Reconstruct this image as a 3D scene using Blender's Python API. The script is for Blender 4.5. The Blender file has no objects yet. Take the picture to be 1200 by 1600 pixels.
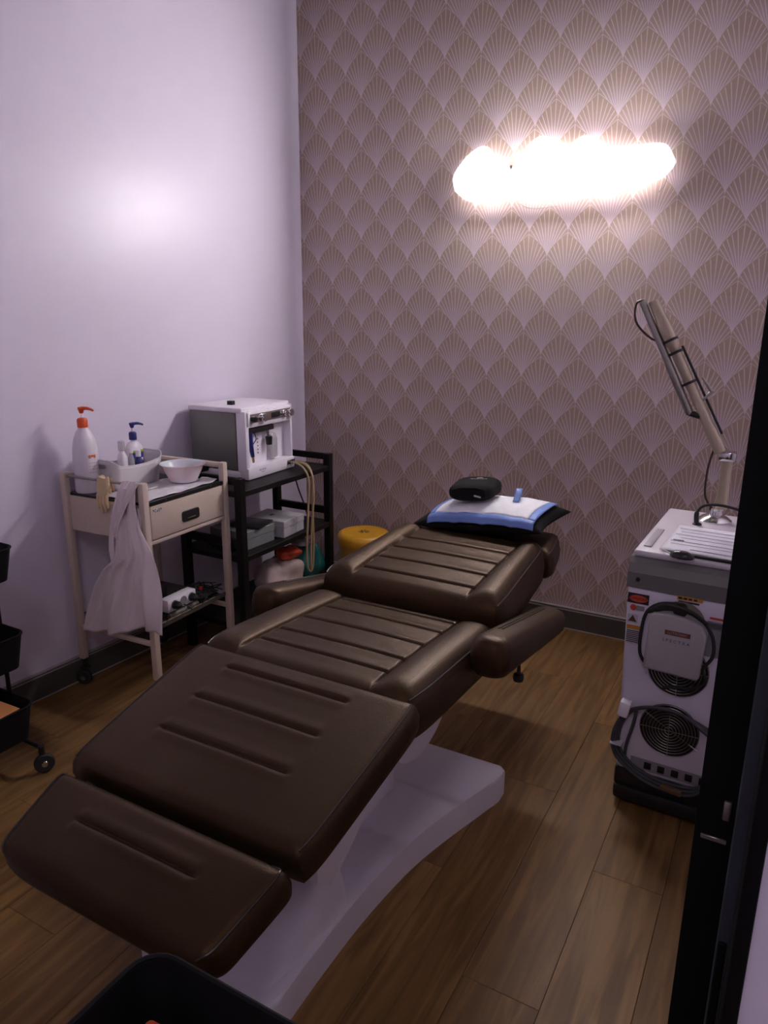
import bpy, bmesh, math, random
from mathutils import Vector, Matrix, Euler
random.seed(7)
scene = bpy.context.scene
COL = scene.collection

# ---------------------------------------------------------------- camera
F_PX, YAW, PITCH, ROLL = 1136.3, 0.5077, 0.2625, 0.0072
cam_data = bpy.data.cameras.new('camera')
cam_data.sensor_fit = 'VERTICAL'
cam_data.sensor_height = 36.0
cam_data.lens = F_PX / 1600.0 * 36.0
cam_data.clip_start = 0.02
camera = bpy.data.objects.new('camera', cam_data)
COL.objects.link(camera)
fw = Vector((-math.sin(YAW)*math.cos(PITCH), math.cos(YAW)*math.cos(PITCH), -math.sin(PITCH)))
rt = Vector((math.cos(YAW), math.sin(YAW), 0.0))
up = rt.cross(fw)
rt2 = rt*math.cos(ROLL) + up*math.sin(ROLL)
up2 = up*math.cos(ROLL) - rt*math.sin(ROLL)
M = Matrix((rt2, up2, -fw)).transposed().to_4x4()
M.translation = Vector((2.305, -3.2445, 1.433))
camera.matrix_world = M
scene.camera = camera

# ---------------------------------------------------------------- world, exposure
world = bpy.data.worlds.new('world')
scene.world = world
world.use_nodes = True
world.node_tree.nodes['Background'].inputs['Color'].default_value = (0.5, 0.45, 0.6, 1)
world.node_tree.nodes['Background'].inputs['Strength'].default_value = 0.0
scene.view_settings.view_transform = 'Standard'
scene.view_settings.look = 'None'
scene.view_settings.gamma = 1.0
scene.view_settings.use_curve_mapping = False
scene.view_settings.exposure = 2.2
NEON_POWER = 22.0
NEON_COLOR = (1.0, 0.95, 0.98)
LAMP_POWER = 2.4
LAMP_COLOR = (0.98, 0.88, 1.0)

# ---------------------------------------------------------------- materials
MATS = {}
def mat(name, col, rough=0.5, metal=0.0, noise=0.0, nscale=30.0, bump=0.0, bscale=200.0, spec=0.5,
        emit=0.0, ecol=None, trans=0.0, alpha=1.0, coat=0.0, sss=0.0):
    if name in MATS: return MATS[name]
    m = bpy.data.materials.new(name); m.use_nodes = True
    nt = m.node_tree; b = nt.nodes['Principled BSDF']
    b.inputs['Base Color'].default_value = (*col, 1)
    b.inputs['Roughness'].default_value = rough
    b.inputs['Metallic'].default_value = metal
    b.inputs['Specular IOR Level'].default_value = spec
    b.inputs['Coat Weight'].default_value = coat
    b.inputs['Transmission Weight'].default_value = trans
    b.inputs['Alpha'].default_value = alpha
    if sss: b.inputs['Subsurface Weight'].default_value = sss; b.inputs['Subsurface Scale'].default_value = 0.02
    if emit:
        b.inputs['Emission Color'].default_value = (*(ecol or col), 1)
        b.inputs['Emission Strength'].default_value = emit
    tc = nt.nodes.new('ShaderNodeTexCoord')
    if noise:
        n = nt.nodes.new('ShaderNodeTexNoise'); n.inputs['Scale'].default_value = nscale; n.inputs['Detail'].default_value = 4
        nt.links.new(tc.outputs['Object'], n.inputs['Vector'])
        r = nt.nodes.new('ShaderNodeMix'); r.data_type = 'RGBA'
        r.inputs['A'].default_value = (*[c*(1-noise) for c in col], 1)
        r.inputs['B'].default_value = (*[min(1, c*(1+noise)) for c in col], 1)
        nt.links.new(n.outputs['Fac'], r.inputs['Factor']); nt.links.new(r.outputs['Result'], b.inputs['Base Color'])
    if bump:
        n2 = nt.nodes.new('ShaderNodeTexNoise'); n2.inputs['Scale'].default_value = bscale; n2.inputs['Detail'].default_value = 3
        nt.links.new(tc.outputs['Object'], n2.inputs['Vector'])
        bp = nt.nodes.new('ShaderNodeBump'); bp.inputs['Strength'].default_value = bump; bp.inputs['Distance'].default_value = 0.002
        nt.links.new(n2.outputs['Fac'], bp.inputs['Height']); nt.links.new(bp.outputs['Normal'], b.inputs['Normal'])
    MATS[name] = m
    return m

class NB:
    """tiny node-math builder"""
    def __init__(s, nt): s.nt = nt
    def m(s, op, a, b=None, c=None):
        n = s.nt.nodes.new('ShaderNodeMath'); n.operation = op
        for i, v in enumerate((a, b, c)):
            if v is None: continue
            if isinstance(v, (int, float)): n.inputs[i].default_value = v
            else: s.nt.links.new(v, n.inputs[i])
        return n.outputs[0]
    def sel(s, f, a, b):   # f ? a : b
        return s.m('ADD', s.m('MULTIPLY', f, a), s.m('MULTIPLY', s.m('SUBTRACT', 1.0, f), b))
    def step(s, x, lo, hi):
        n = s.nt.nodes.new('ShaderNodeMapRange'); n.interpolation_type = 'SMOOTHSTEP'
        s.nt.links.new(x, n.inputs['Value']); n.inputs['From Min'].default_value = lo; n.inputs['From Max'].default_value = hi
        return n.outputs['Result']
    def mix(s, f, a, b):
        n = s.nt.nodes.new('ShaderNodeMix'); n.data_type = 'RGBA'
        if isinstance(f, (int, float)): n.inputs['Factor'].default_value = f
        else: s.nt.links.new(f, n.inputs['Factor'])
        for k, v in (('A', a), ('B', b)):
            if isinstance(v, tuple): n.inputs[k].default_value = (*v, 1)
            else: s.nt.links.new(v, n.inputs[k])
        return n.outputs['Result']

def wallpaper():
    m = bpy.data.materials.new('fan_wallpaper'); m.use_nodes = True
    nt = m.node_tree; b = nt.nodes['Principled BSDF']; N = NB(nt)
    tc = nt.nodes.new('ShaderNodeTexCoord'); sp = nt.nodes.new('ShaderNodeSeparateXYZ')
    nt.links.new(tc.outputs['Object'], sp.inputs[0])
    a, s = 0.085, 0.1036
    X = N.m('DIVIDE', N.m('SUBTRACT', sp.outputs['X'], 0.0213), 2*a)
    Z = N.m('DIVIDE', N.m('SUBTRACT', sp.outputs['Z'], 2.821-2*s), s)
    d0 = N.m('SUBTRACT', X, N.m('ROUND', X))
    X1 = N.m('ADD', X, 0.5)
    d1 = N.m('SUBTRACT', X1, N.m('ROUND', X1))
    def T(d):
        t = N.m('MULTIPLY', N.m('ABSOLUTE', d), 2.0)
        t2 = N.m('MULTIPLY', t, t)
        root = N.m('SQRT', N.m('MAXIMUM', N.m('SUBTRACT', 1.0, N.m('MULTIPLY', t2, t2)), 0.0))
        return N.m('ADD', N.m('SUBTRACT', 1.62, N.m('MULTIPLY', t, 0.62)), N.m('MULTIPLY', root, 0.38))
    T0, T1 = T(d0), T(d1)
    k0 = N.m('MULTIPLY', N.m('CEIL', N.m('MULTIPLY', N.m('SUBTRACT', Z, T0), 0.5)), 2.0)
    k1 = N.m('ADD', N.m('MULTIPLY', N.m('CEIL', N.m('MULTIPLY', N.m('SUBTRACT', N.m('SUBTRACT', Z, T1), 1.0), 0.5)), 2.0), 1.0)
    f = N.m('LESS_THAN', k0, k1)
    k = N.m('MINIMUM', k0, k1)
    d = N.sel(f, d0, d1); Tt = N.sel(f, T0, T1)
    h = N.m('SUBTRACT', Z, k)                     # 0..2 above the fan's foot
    gap = N.m('SUBTRACT', Tt, h)
    dx = N.m('MULTIPLY', d, 2*a); hz = N.m('ADD', N.m('MULTIPLY', h, s), 0.004)
    r = N.m('SQRT', N.m('ADD', N.m('MULTIPLY', dx, dx), N.m('MULTIPLY', hz, hz)))
    # curved ribs: the angle opens with the distance from the foot
    phi = N.m('ARCTAN2', dx, hz)
    bend = N.m('ADD', 0.82, N.m('MULTIPLY', r, 1.1))
    ph = N.m('DIVIDE', phi, bend)
    dphi = 0.117
    fr = N.m('ABSOLUTE', N.m('SUBTRACT', N.m('FRACT', N.m('ADD', N.m('DIVIDE', ph, dphi), 0.5)), 0.5))
    dist = N.m('MULTIPLY', N.m('MULTIPLY', fr, dphi), r)
    ray = N.m('SUBTRACT', 1.0, N.step(dist, 0.0009, 0.0026))
    ray = N.m('MULTIPLY', ray, N.step(gap, 0.02, 0.12))
    edge = N.m('SUBTRACT', 1.0, N.step(gap, 0.010, 0.035))
    cen = N.m('SUBTRACT', 1.0, N.step(N.m('ABSOLUTE', dx), 0.0009, 0.0022))
    line = N.m('MAXIMUM', N.m('MAXIMUM', ray, edge), cen)
    fade = N.step(r, 0.02, 0.175)
    nz = nt.nodes.new('ShaderNodeTexNoise'); nz.inputs['Scale'].default_value = 90; nt.links.new(tc.outputs['Object'], nz.inputs['Vector'])
    tip = N.mix(nz.outputs['Fac'], (0.40, 0.29, 0.22), (0.47, 0.35, 0.275))
    body = N.mix(fade, (0.53, 0.425, 0.465), tip)
    col = N.mix(N.m('MULTIPLY', line, 0.8), body, (0.74, 0.62, 0.66))
    nt.links.new(col, b.inputs['Base Color'])
    b.inputs['Roughness'].default_value = 0.55
    b.inputs['Specular IOR Level'].default_value = 0.35
    bp = nt.nodes.new('ShaderNodeBump'); bp.inputs['Strength'].default_value = 0.35; bp.inputs['Distance'].default_value = 0.001
    nt.links.new(line, bp.inputs['Height']); nt.links.new(bp.outputs['Normal'], b.inputs['Normal'])
    return m

def plank_mat():
    m = bpy.data.materials.new('vinyl_wood'); m.use_nodes = True
    nt = m.node_tree; b = nt.nodes['Principled BSDF']; N = NB(nt)
    tc = nt.nodes.new('ShaderNodeTexCoord'); oi = nt.nodes.new('ShaderNodeObjectInfo')
    mp = nt.nodes.new('ShaderNodeMapping'); mp.inputs['Scale'].default_value = (34, 2.6, 1)
    add = nt.nodes.new('ShaderNodeVectorMath'); add.operation = 'ADD'
    cb = nt.nodes.new('ShaderNodeCombineXYZ'); nt.links.new(N.m('MULTIPLY', oi.outputs['Random'], 37.0), cb.inputs['Y'])
    nt.links.new(tc.outputs['Object'], add.inputs[0]); nt.links.new(cb.outputs[0], add.inputs[1])
    nt.links.new(add.outputs[0], mp.inputs['Vector'])
    n = nt.nodes.new('ShaderNodeTexNoise'); n.inputs['Scale'].default_value = 1.0; n.inputs['Detail'].default_value = 6; n.inputs['Distortion'].default_value = 0.8
    nt.links.new(mp.outputs[0], n.inputs['Vector'])
    grain = N.step(n.outputs['Fac'], 0.32, 0.7)
    n3 = nt.nodes.new('ShaderNodeTexNoise'); n3.inputs['Scale'].default_value = 3.0; nt.links.new(add.outputs[0], n3.inputs['Vector'])
    c = N.mix(grain, (0.135, 0.068, 0.020), (0.28, 0.148, 0.048))
    c2 = N.mix(N.m('MULTIPLY', N.step(n3.outputs['Fac'], 0.35, 0.7), 0.5), c, (0.20, 0.108, 0.037))
    v = N.m('ADD', 0.93, N.m('MULTIPLY', oi.outputs['Random'], 0.16))
    mul = nt.nodes.new('ShaderNodeVectorMath'); mul.operation = 'SCALE'
    nt.links.new(c2, mul.inputs[0]); nt.links.new(v, mul.inputs['Scale'])
    nt.links.new(mul.outputs[0], b.inputs['Base Color'])
    b.inputs['Roughness'].default_value = 0.5
    b.inputs['Specular IOR Level'].default_value = 0.3
    bp = nt.nodes.new('ShaderNodeBump'); bp.inputs['Strength'].default_value = 0.5; bp.inputs['Distance'].default_value = 0.0015
    nt.links.new(n.outputs['Fac'], bp.inputs['Height']); nt.links.new(bp.outputs['Normal'], b.inputs['Normal'])
    return m

M_PAPER = wallpaper()
M_PLANK = plank_mat()
M_WALL = mat('satin_paint', (0.80, 0.735, 0.86), rough=0.365, spec=0.4, bump=0.12, bscale=60, noise=0.02, nscale=3)
M_CEIL = mat('ceiling_paint', (0.09, 0.085, 0.088), rough=0.8, noise=0.02)
M_BASEB = mat('baseboard_taupe', (0.085, 0.078, 0.066), rough=0.45, noise=0.1)
M_BEAD = mat('baseboard_bead', (0.42, 0.38, 0.36), rough=0.35)
M_SUB = mat('floor_gap', (0.03, 0.02, 0.012), rough=0.8)
M_LEATHER = mat('brown_leather', (0.016, 0.0092, 0.0042), rough=0.45, spec=0.6, noise=0.12, nscale=40, bump=0.35, bscale=420)
MATS['brown_leather'].node_tree.nodes['Principled BSDF'].inputs['Specular Tint'].default_value = (1.0, 0.58, 0.30, 1)
M_PIPING = mat('leather_piping', (0.04, 0.028, 0.02), rough=0.38)
M_WHITEP = mat('white_plastic', (0.88, 0.83, 0.90), rough=0.32, noise=0.02)
M_BASEP = mat('chair_base_plastic', (0.86, 0.80, 0.86), rough=0.42, noise=0.04, nscale=300)
M_BLACK = mat('black_plastic', (0.012, 0.011, 0.012), rough=0.4)
M_BLACKM = mat('black_powder_metal', (0.012, 0.012, 0.014), rough=0.5, noise=0.2)
M_BLACKW = mat('black_wood', (0.006, 0.005, 0.0045), rough=0.5, spec=0.25, noise=0.3, nscale=20, bump=0.2, bscale=60)
M_FABRIC = mat('black_fabric', (0.010, 0.009, 0.009), rough=0.9, spec=0.2, noise=0.3, nscale=120, bump=0.4, bscale=500)
M_CREAM = mat('cream_metal', (0.64, 0.52, 0.44), rough=0.4, noise=0.03)
M_CREAM2 = mat('cream_panel', (0.62, 0.50, 0.42), rough=0.45, noise=0.05, nscale=60)
M_CHROME = mat('chrome', (0.75, 0.74, 0.74), rough=0.12, metal=1.0)
M_STEEL = mat('brushed_steel', (0.36, 0.34, 0.31), rough=0.38, metal=0.9, noise=0.08)
M_RUBBER = mat('rubber', (0.02, 0.02, 0.02), rough=0.7)

# ---------------------------------------------------------------- mesh helpers
class MB:
    def __init__(s): s.v = []; s.f = []; s.T = Matrix.Identity(4)
    def at(s, loc=(0, 0, 0), rot=(0, 0, 0)):
        s.T = Matrix.Translation(loc) @ Euler(rot).to_matrix().to_4x4(); return s
    def add(s, vs, fs):
        o = len(s.v); s.v += [tuple(s.T @ Vector(p)) for p in vs]; s.f += [tuple(i+o for i in f) for f in fs]; return s
    def box(s, c, d, bev=0.0, seg=2):
        if bev <= 0:
            x, y, z = [q/2 for q in d]
            vs = [(c[0]+i*x, c[1]+j*y, c[2]+k*z) for i in (-1, 1) for j in (-1, 1) for k in (-1, 1)]
            return s.add(vs, [(0, 1, 3, 2), (4, 6, 7, 5), (0, 4, 5, 1), (2, 3, 7, 6), (0, 2, 6, 4), (1, 5, 7, 3)])
        bm = bmesh.new(); bmesh.ops.create_cube(bm, size=1.0)
        for v in bm.verts: v.co = Vector((v.co.x*d[0], v.co.y*d[1], v.co.z*d[2]))
        bmesh.ops.bevel(bm, geom=bm.edges[:], offset=min(bev, min(d)*0.49), segments=seg, profile=0.5, affect='EDGES')
        return s.bm(bm, c)
    def bm(s, bm, c=(0, 0, 0)):
        bm.verts.index_update()
        vs = [(v.co.x+c[0], v.co.y+c[1], v.co.z+c[2]) for v in bm.verts]; fs = [tuple(v.index for v in f.verts) for f in bm.faces]
        bm.free(); return s.add(vs, fs)
    def tube(s, pts, r, n=8, closed=False, caps=True):
        pts = [Vector(p) for p in pts]; m = len(pts); rings = []
        rr = r if isinstance(r, (list, tuple)) else [r]*m
        t0 = (pts[1]-pts[0]).normalized()
        ref = Vector((0, 0, 1)) if abs(t0.z) < 0.9 else Vector((1, 0, 0))
        nrm = (ref - t0*ref.dot(t0)).normalized()
        for i, p in enumerate(pts):
            if closed: t = pts[(i+1) % m]-pts[i-1]
            else: t = pts[min(i+1, m-1)]-pts[max(i-1, 0)]
            t = t.normalized() if t.length > 1e-9 else t0
            nrm = nrm - t*nrm.dot(t)
            nrm = nrm.normalized() if nrm.length > 1e-6 else t.orthogonal().normalized()
            bn = t.cross(nrm)
            rings.append([tuple(p + (nrm*math.cos(2*math.pi*k/n)+bn*math.sin(2*math.pi*k/n))*rr[i]) for k in range(n)])
        vs = [q for rg in rings for q in rg]; fs = []
        for i in range(m if closed else m-1):
            j = (i+1) % m
            for k in range(n): fs.append((i*n+k, i*n+(k+1) % n, j*n+(k+1) % n, j*n+k))
        if caps and not closed:
            fs.append(tuple(range(n-1, -1, -1))); fs.append(tuple((m-1)*n+k for k in range(n)))
        return s.add(vs, fs)
    def lathe(s, prof, n=24, c=(0, 0, 0), sx=1.0, sy=1.0, close=True):
        vs = []; fs = []
        for r, z in prof:
            for k in range(n):
                a = 2*math.pi*k/n; vs.append((c[0]+r*math.cos(a)*sx, c[1]+r*math.sin(a)*sy, c[2]+z))
        for i in range(len(prof)-1):
            for k in range(n): fs.append((i*n+k, i*n+(k+1) % n, (i+1)*n+(k+1) % n, (i+1)*n+k))
        if close:
            if prof[0][0] > 1e-6: fs.append(tuple(range(n-1, -1, -1)))
            if prof[-1][0] > 1e-6: fs.append(tuple((len(prof)-1)*n+k for k in range(n)))
        return s.add(vs, fs)
    def prism(s, outline, z0, z1, bev=0.0):
        n = len(outline)
        if bev <= 0:
            vs = [(x, y, z0) for x, y in outline]+[(x, y, z1) for x, y in outline]
            fs = [tuple(range(n-1, -1, -1)), tuple(range(n, 2*n))]+[(i, (i+1) % n, n+(i+1) % n, n+i) for i in range(n)]
            return s.add(vs, fs)
        bm = bmesh.new()
        lo = [bm.verts.new((x, y, z0)) for x, y in outline]; hi = [bm.verts.new((x, y, z1)) for x, y in outline]
        bm.faces.new(lo[::-1]); top = bm.faces.new(hi)
        for i in range(n): bm.faces.new((lo[i], lo[(i+1) % n], hi[(i+1) % n], hi[i]))
        bmesh.ops.bevel(bm, geom=list(top.edges), offset=bev, segments=3, profile=0.5, affect='EDGES')
        return s.bm(bm)
    def grid(s, fn, nu, nv):
        vs = [fn(i/nu, j/nv) for j in range(nv+1) for i in range(nu+1)]; w = nu+1
        return s.add(vs, [(j*w+i, j*w+i+1, (j+1)*w+i+1, (j+1)*w+i) for j in range(nv) for i in range(nu)])
    def build(s, name, m, parent=None, smooth=True, angle=40, solid=0.0):
        me = bpy.data.meshes.new(name); me.from_pydata(s.v, [], s.f); me.validate(); me.update()
        if isinstance(m, (list, tuple)):
            for q in m: me.materials.append(q)
        else: me.materials.append(m)
        if smooth:
            bm = bmesh.new(); bm.from_mesh(me)
            bmesh.ops.recalc_face_normals(bm, faces=bm.faces[:])
            for f in bm.faces: f.smooth = True
            ca = math.cos(math.radians(angle))
            for e in bm.edges:
                if len(e.link_faces) == 2 and e.link_faces[0].normal.dot(e.link_faces[1].normal) < ca: e.smooth = False
            bm.to_mesh(me); bm.free()
        o = bpy.data.objects.new(name, me); COL.objects.link(o)
        if parent: o.parent = parent
        if solid:
            md = o.modifiers.new('thickness', 'SOLIDIFY'); md.thickness = solid; md.offset = 0
        return o

def tag(o, label=None, cat=None, group=None, kind=None):
    if label: o['label'] = label
    if cat: o['category'] = cat
    if group: o['group'] = group
    if kind: o['kind'] = kind
    return o
def thing(name, label, cat, loc=(0, 0, 0), rot=(0, 0, 0), group=None):
    o = bpy.data.objects.new(name, None); COL.objects.link(o); o.location = loc; o.rotation_euler = rot
    o.empty_display_size = 0.1
    return tag(o, label, cat, group)
def struct(o): o['kind'] = 'structure'; return o
def arc(cx, cy, r, a0, a1, n):
    return [(cx+r*math.cos(math.radians(a0+(a1-a0)*i/n)), cy+r*math.sin(math.radians(a0+(a1-a0)*i/n))) for i in range(n+1)]
def rrect(w, h, r, n=5, c=(0, 0)):
    o = []
    for sx, sy, a in ((1, 1, 0), (-1, 1, 90), (-1, -1, 180), (1, -1, 270)):
        o += arc(c[0]+sx*(w/2-r), c[1]+sy*(h/2-r), r, a, a+90, n)
    return o
def smooth_path(pts, k=6, closed=False):
    P = [Vector(p) for p in pts]; n = len(P); out = []
    for i in range(n if closed else n-1):
        g = lambda j: P[j % n] if closed else P[max(0, min(n-1, j))]
        a, b, c, d = g(i-1), g(i), g(i+1), g(i+2)
        for q in range(k):
            t = q/k
            out.append(0.5*((2*b)+(c-a)*t+(2*a-5*b+4*c-d)*t*t+(3*b-a-3*c+d)*t**3))
    if not closed: out.append(P[-1])
    return out
def text(s, size, loc, rot, m, parent, name, depth=0.0004, align='CENTER', sx=1.0):
    cu = bpy.data.curves.new(name, 'FONT'); cu.body = s; cu.size = size; cu.extrude = depth; cu.align_x = align; cu.align_y = 'CENTER'
    cu.resolution_u = 3
    t = bpy.data.objects.new(name+'_tmp', cu); COL.objects.link(t)
    dg = bpy.context.evaluated_depsgraph_get()
    me = bpy.data.meshes.new_from_object(t.evaluated_get(dg)); me.name = name
    bpy.data.objects.remove(t); bpy.data.curves.remove(cu)
    me.materials.clear(); me.materials.append(m)
    o = bpy.data.objects.new(name, me); COL.objects.link(o); o.parent = parent
    o.location = loc; o.rotation_euler = rot; o.scale = (sx, 1, 1)
    return o
R90 = math.pi/2

# ================================================================ the room
LWX = lambda y: 0.004+0.05*y          # inner face of the left wall (stands a little askew)
floor = struct(MB().box((1.55, -2.35, -0.02), (3.7, 4.9, 0.02)).build('floor', M_SUB, smooth=False))
PW, PL, G = 0.178, 1.22, 0.0008
plank_cache = {}
def plank(x0, y0, y1):
    key = round(y1-y0, 3)
    if key not in plank_cache:
        mb = MB().box((0, 0, -0.005), (PW-G, key-G, 0.010), 0.0006, 1)
        o = mb.build('plank', M_PLANK, floor, smooth=False); plank_cache[key] = o.data
    else:
        o = bpy.data.objects.new('plank', plank_cache[key]); COL.objects.link(o); o.parent = floor
    o.location = (x0+PW/2, (y0+y1)/2, 0.0)
x = -0.309; i = 0
while x < 3.35:
    off = (i*0.47+0.813) % 1.22
    y = 0.08; first = PL-off if off else PL
    ln = round(first, 3)
    while y > -4.78:
        y2 = max(y-ln, -4.78)
        if y-y2 > 0.03: plank(x, y2, y)
        y = y2; ln = PL
    x += PW; i += 1

struct(MB().box((1.2, 0.05, 1.5), (3.0, 0.10, 3.0)).build('wall_back', M_PAPER, smooth=False))
ye = -2.62
struct(MB().prism([(LWX(0.0), 0.0), (LWX(0.0)-0.1, 0.0), (LWX(ye)-0.1, ye), (LWX(ye), ye)], 0, 3.0).build('wall_left', M_WALL, smooth=False))
struct(MB().box((2.62, -1.31, 1.5), (0.1, 2.62, 3.0)).build('wall_right', M_WALL, smooth=False))
wf = struct(MB().box((0.275, -2.705, 1.5), (1.25, 0.15, 3.0)).box((2.8445, -2.725, 1.5), (1.045, 0.13, 3.0)).box((1.617, -2.705, 2.62), (1.432, 0.15, 0.76)).build('wall_front', M_WALL, smooth=False))
struct(MB().box((1.55, -2.35, 3.03), (3.7, 4.9, 0.06)).build('ceiling', M_CEIL, smooth=False))
struct(MB().box((1.55, -4.75, 1.5), (3.7, 0.1, 3.0)).build('wall_corridor_far', M_WALL, smooth=False))
struct(MB().box((-0.30, -3.74, 1.5), (0.1, 1.92, 3.0)).build('wall_corridor_left', M_WALL, smooth=False))
struct(MB().box((3.35, -3.74, 1.5), (0.1, 1.92, 3.0)).build('wall_corridor_right', M_WALL, smooth=False))

def baseboard(name, p0, p1, nrm):
    p0 = Vector(p0); p1 = Vector(p1); n = Vector(nrm)
    def slab(t, z0, z1):
        a, b_, c, d = p0, p1, p1+n*t, p0+n*t
        return MB().prism([(q.x, q.y) for q in (a, b_, c, d)], z0, z1)
    o = struct(slab(0.012, 0.0, 0.092).build(name, M_BASEB, smooth=False))
    slab(0.015, 0.0, 0.004).build('bead', M_BEAD, o, smooth=False)
    slab(0.014, 0.092, 0.096).build('bead', M_BEAD, o, smooth=False)
    slab(0.010, 0.096, 0.102).build('groove', M_BASEB, o, smooth=False)
    slab(0.013, 0.102, 0.107).build('bead', M_BEAD, o, smooth=False)
baseboard('baseboard_back', (0.006, 0, 0), (2.56, 0, 0), (0, -1, 0))
baseboard('baseboard_left', (LWX(-0.02), -0.02, 0), (LWX(-2.61), -2.61, 0), (0.9987, -0.05, 0))
baseboard('baseboard_right', (2.57, -0.02, 0), (2.57, -2.61, 0), (-1, 0, 0))

# door on the right edge of the view: black sliding leaf in a stepped frame
M_DOORBLK = mat('door_black', (0.002, 0.002, 0.002), rough=0.7, spec=0.2, noise=0.2)
M_DOORGREY = mat('frame_grey', (0.035, 0.042, 0.055), rough=0.5, noise=0.15)
door = struct(MB().box((2.2955, -2.642, 1.12), (0.029, 0.036, 2.24)).box((2.40, -2.642, 1.12), (0.18, 0.030, 2.24)).build('door_1', M_DOORBLK, smooth=False))
MB().box((2.3205, -2.700, 1.12), (0.022, 0.060, 2.24), 0.002, 2).build('frame_strip', M_DOORGREY, door)
MB().box((2.3230, -2.765, 1.12), (0.010, 0.07, 2.24), 0.002, 2).build('architrave', M_DOORBLK, door)
MB().box((2.303, -2.661, 1.045), (0.006, 0.004, 0.018), 0.0015, 2).build('latch', M_STEEL, door)
MB().box((2.296, -2.6605, 1.015), (0.020, 0.002, 0.004), 0.0005, 1).build('latch_plate', M_STEEL, door)
MB().box((2.3135, -2.7305, 0.93), (0.006, 0.004, 0.10), 0.001, 1).build('strike_plate', M_DOORBLK, door)

# ================================================================ corridor ceiling lamp
lamp = thing('ceiling_lamp', 'square white ceiling panel lamp in the corridor outside the door', 'lamp', (2.35, -3.95, 3.0))
MB().box((0, 0, -0.012), (0.62, 0.62, 0.024), 0.004).build('frame', M_WHITEP, lamp)
M_LAMP = mat('lamp_diffuser', (0.9, 0.9, 0.9), emit=LAMP_POWER, ecol=LAMP_COLOR)
MB().box((0, 0, -0.026), (0.57, 0.57, 0.006), 0.002).build('diffuser', M_LAMP, lamp)

# ================================================================ neon sign
def interp(tab, x):
    for (a, b), (c, d) in zip(tab, tab[1:]):
        if a <= x <= c: return b+(d-b)*(x-a)/(c-a)
    return tab[0][1] if x < tab[0][0] else tab[-1][1]
TOP = [(.88, 2.05), (.95, 2.12), (1.03, 2.135), (1.12, 2.03), (1.2, 2.12), (1.27, 2.155), (1.36, 2.11), (1.45, 2.14), (1.55, 2.09), (1.65, 2.085), (1.75, 2.08), (1.79, 2.03)]
BOT = [(.88, 1.97), (.95, 1.925), (1.05, 1.918), (1.2, 1.915), (1.35, 1.912), (1.5, 1.918), (1.65, 1.935), (1.75, 1.955), (1.79, 1.99)]
sign = thing('neon_sign', 'glowing white neon tube sign with looping strokes on the patterned wall', 'sign', (1.335, 0.0, 2.02))
M_NEON = mat('neon_tube', (1, 1, 1), emit=NEON_POWER, ecol=NEON_COLOR)
M_ACRYL = mat('clear_acrylic', (0.9, 0.9, 0.9), rough=0.05, trans=1.0, spec=0.3)
def stroke(x0, x1, loops, ph=0.0):
    n = loops*22; pts = []
    for i in range(n+1):
        t = i/n; a = 2*math.pi*loops*t+ph
        xc = x0+(x1-x0)*t
        xx = xc+0.030*math.cos(a)
        lo, hi = interp(BOT, xx), interp(TOP, xx)
        z = (lo+hi)/2+((hi-lo)/2-0.024)*math.sin(a)
        pts.append((xx-1.335, -0.075, z-2.02))
    return pts
M_BOARD = bpy.data.materials.new('translucent_acrylic'); M_BOARD.use_nodes = True
_nt = M_BOARD.node_tree; _p = _nt.nodes['Principled BSDF']; _p.inputs['Base Color'].default_value = (0.85, 0.85, 0.85, 1); _p.inputs['Roughness'].default_value = 0.4
_t = _nt.nodes.new('ShaderNodeBsdfTranslucent'); _t.inputs['Color'].default_value = (0.8, 0.8, 0.8, 1)
_m = _nt.nodes.new('ShaderNodeMixShader'); _m.inputs['Fac'].default_value = 0.40
_nt.links.new(_p.outputs[0], _m.inputs[1]); _nt.links.new(_t.outputs[0], _m.inputs[2]); _nt.links.new(_m.outputs[0], _nt.nodes['Material Output'].inputs['Surface'])
_tp = [(p_.x, p_.y) for p_ in smooth_path([(x_, z_, 0) for x_, z_ in [(.868, 2.01)]+TOP+[(1.80, 2.01)]], 5)]
_bt = [(p_.x, p_.y) for p_ in smooth_path([(x_, z_, 0) for x_, z_ in BOT], 5)]
bo = _tp+_bt[::-1]

MB().at((0, -0.056, 0), (R90, 0, 0)).prism([(x_-1.335, z_-2.02) for x_, z_ in bo], 0.0, 0.004).build('glow_board', M_BOARD, sign, smooth=False)  # added board: shields the wall from the tubes, its outline shapes the glow
for (x0, x1, lp, ph) in ((0.945, 1.10, 4, 2.0), (1.195, 1.36, 4, 3.6), (1.41, 1.725, 6, 3.3)):
    MB().tube(stroke(x0, x1, lp, ph), 0.006, 8).build('neon_tube', M_NEON, sign)
for px, pz in ((-0.40, -0.02), (-0.2, 0.03), (0.02, 0.06), (0.22, 0.02), (0.40, 0.02)):
    MB().at((px, 0, pz), (R90, 0, 0)).lathe([(0.005, 0.0), (0.005, 0.056)], 8).build('standoff', M_CHROME, sign)
MB().tube(smooth_path([(-0.16, -0.06, -0.115), (-0.12, -0.02, -0.135), (-0.05, -0.012, -0.135), (0.0, -0.006, -0.13)], 5), 0.0016, 6).build('wire', M_STEEL, sign)
MB().tube(smooth_path([(0.435, -0.06, -0.03), (0.425, -0.015, -0.075), (0.40, -0.006, -0.105)], 5), 0.0014, 6).build('wire', M_STEEL, sign)

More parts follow.
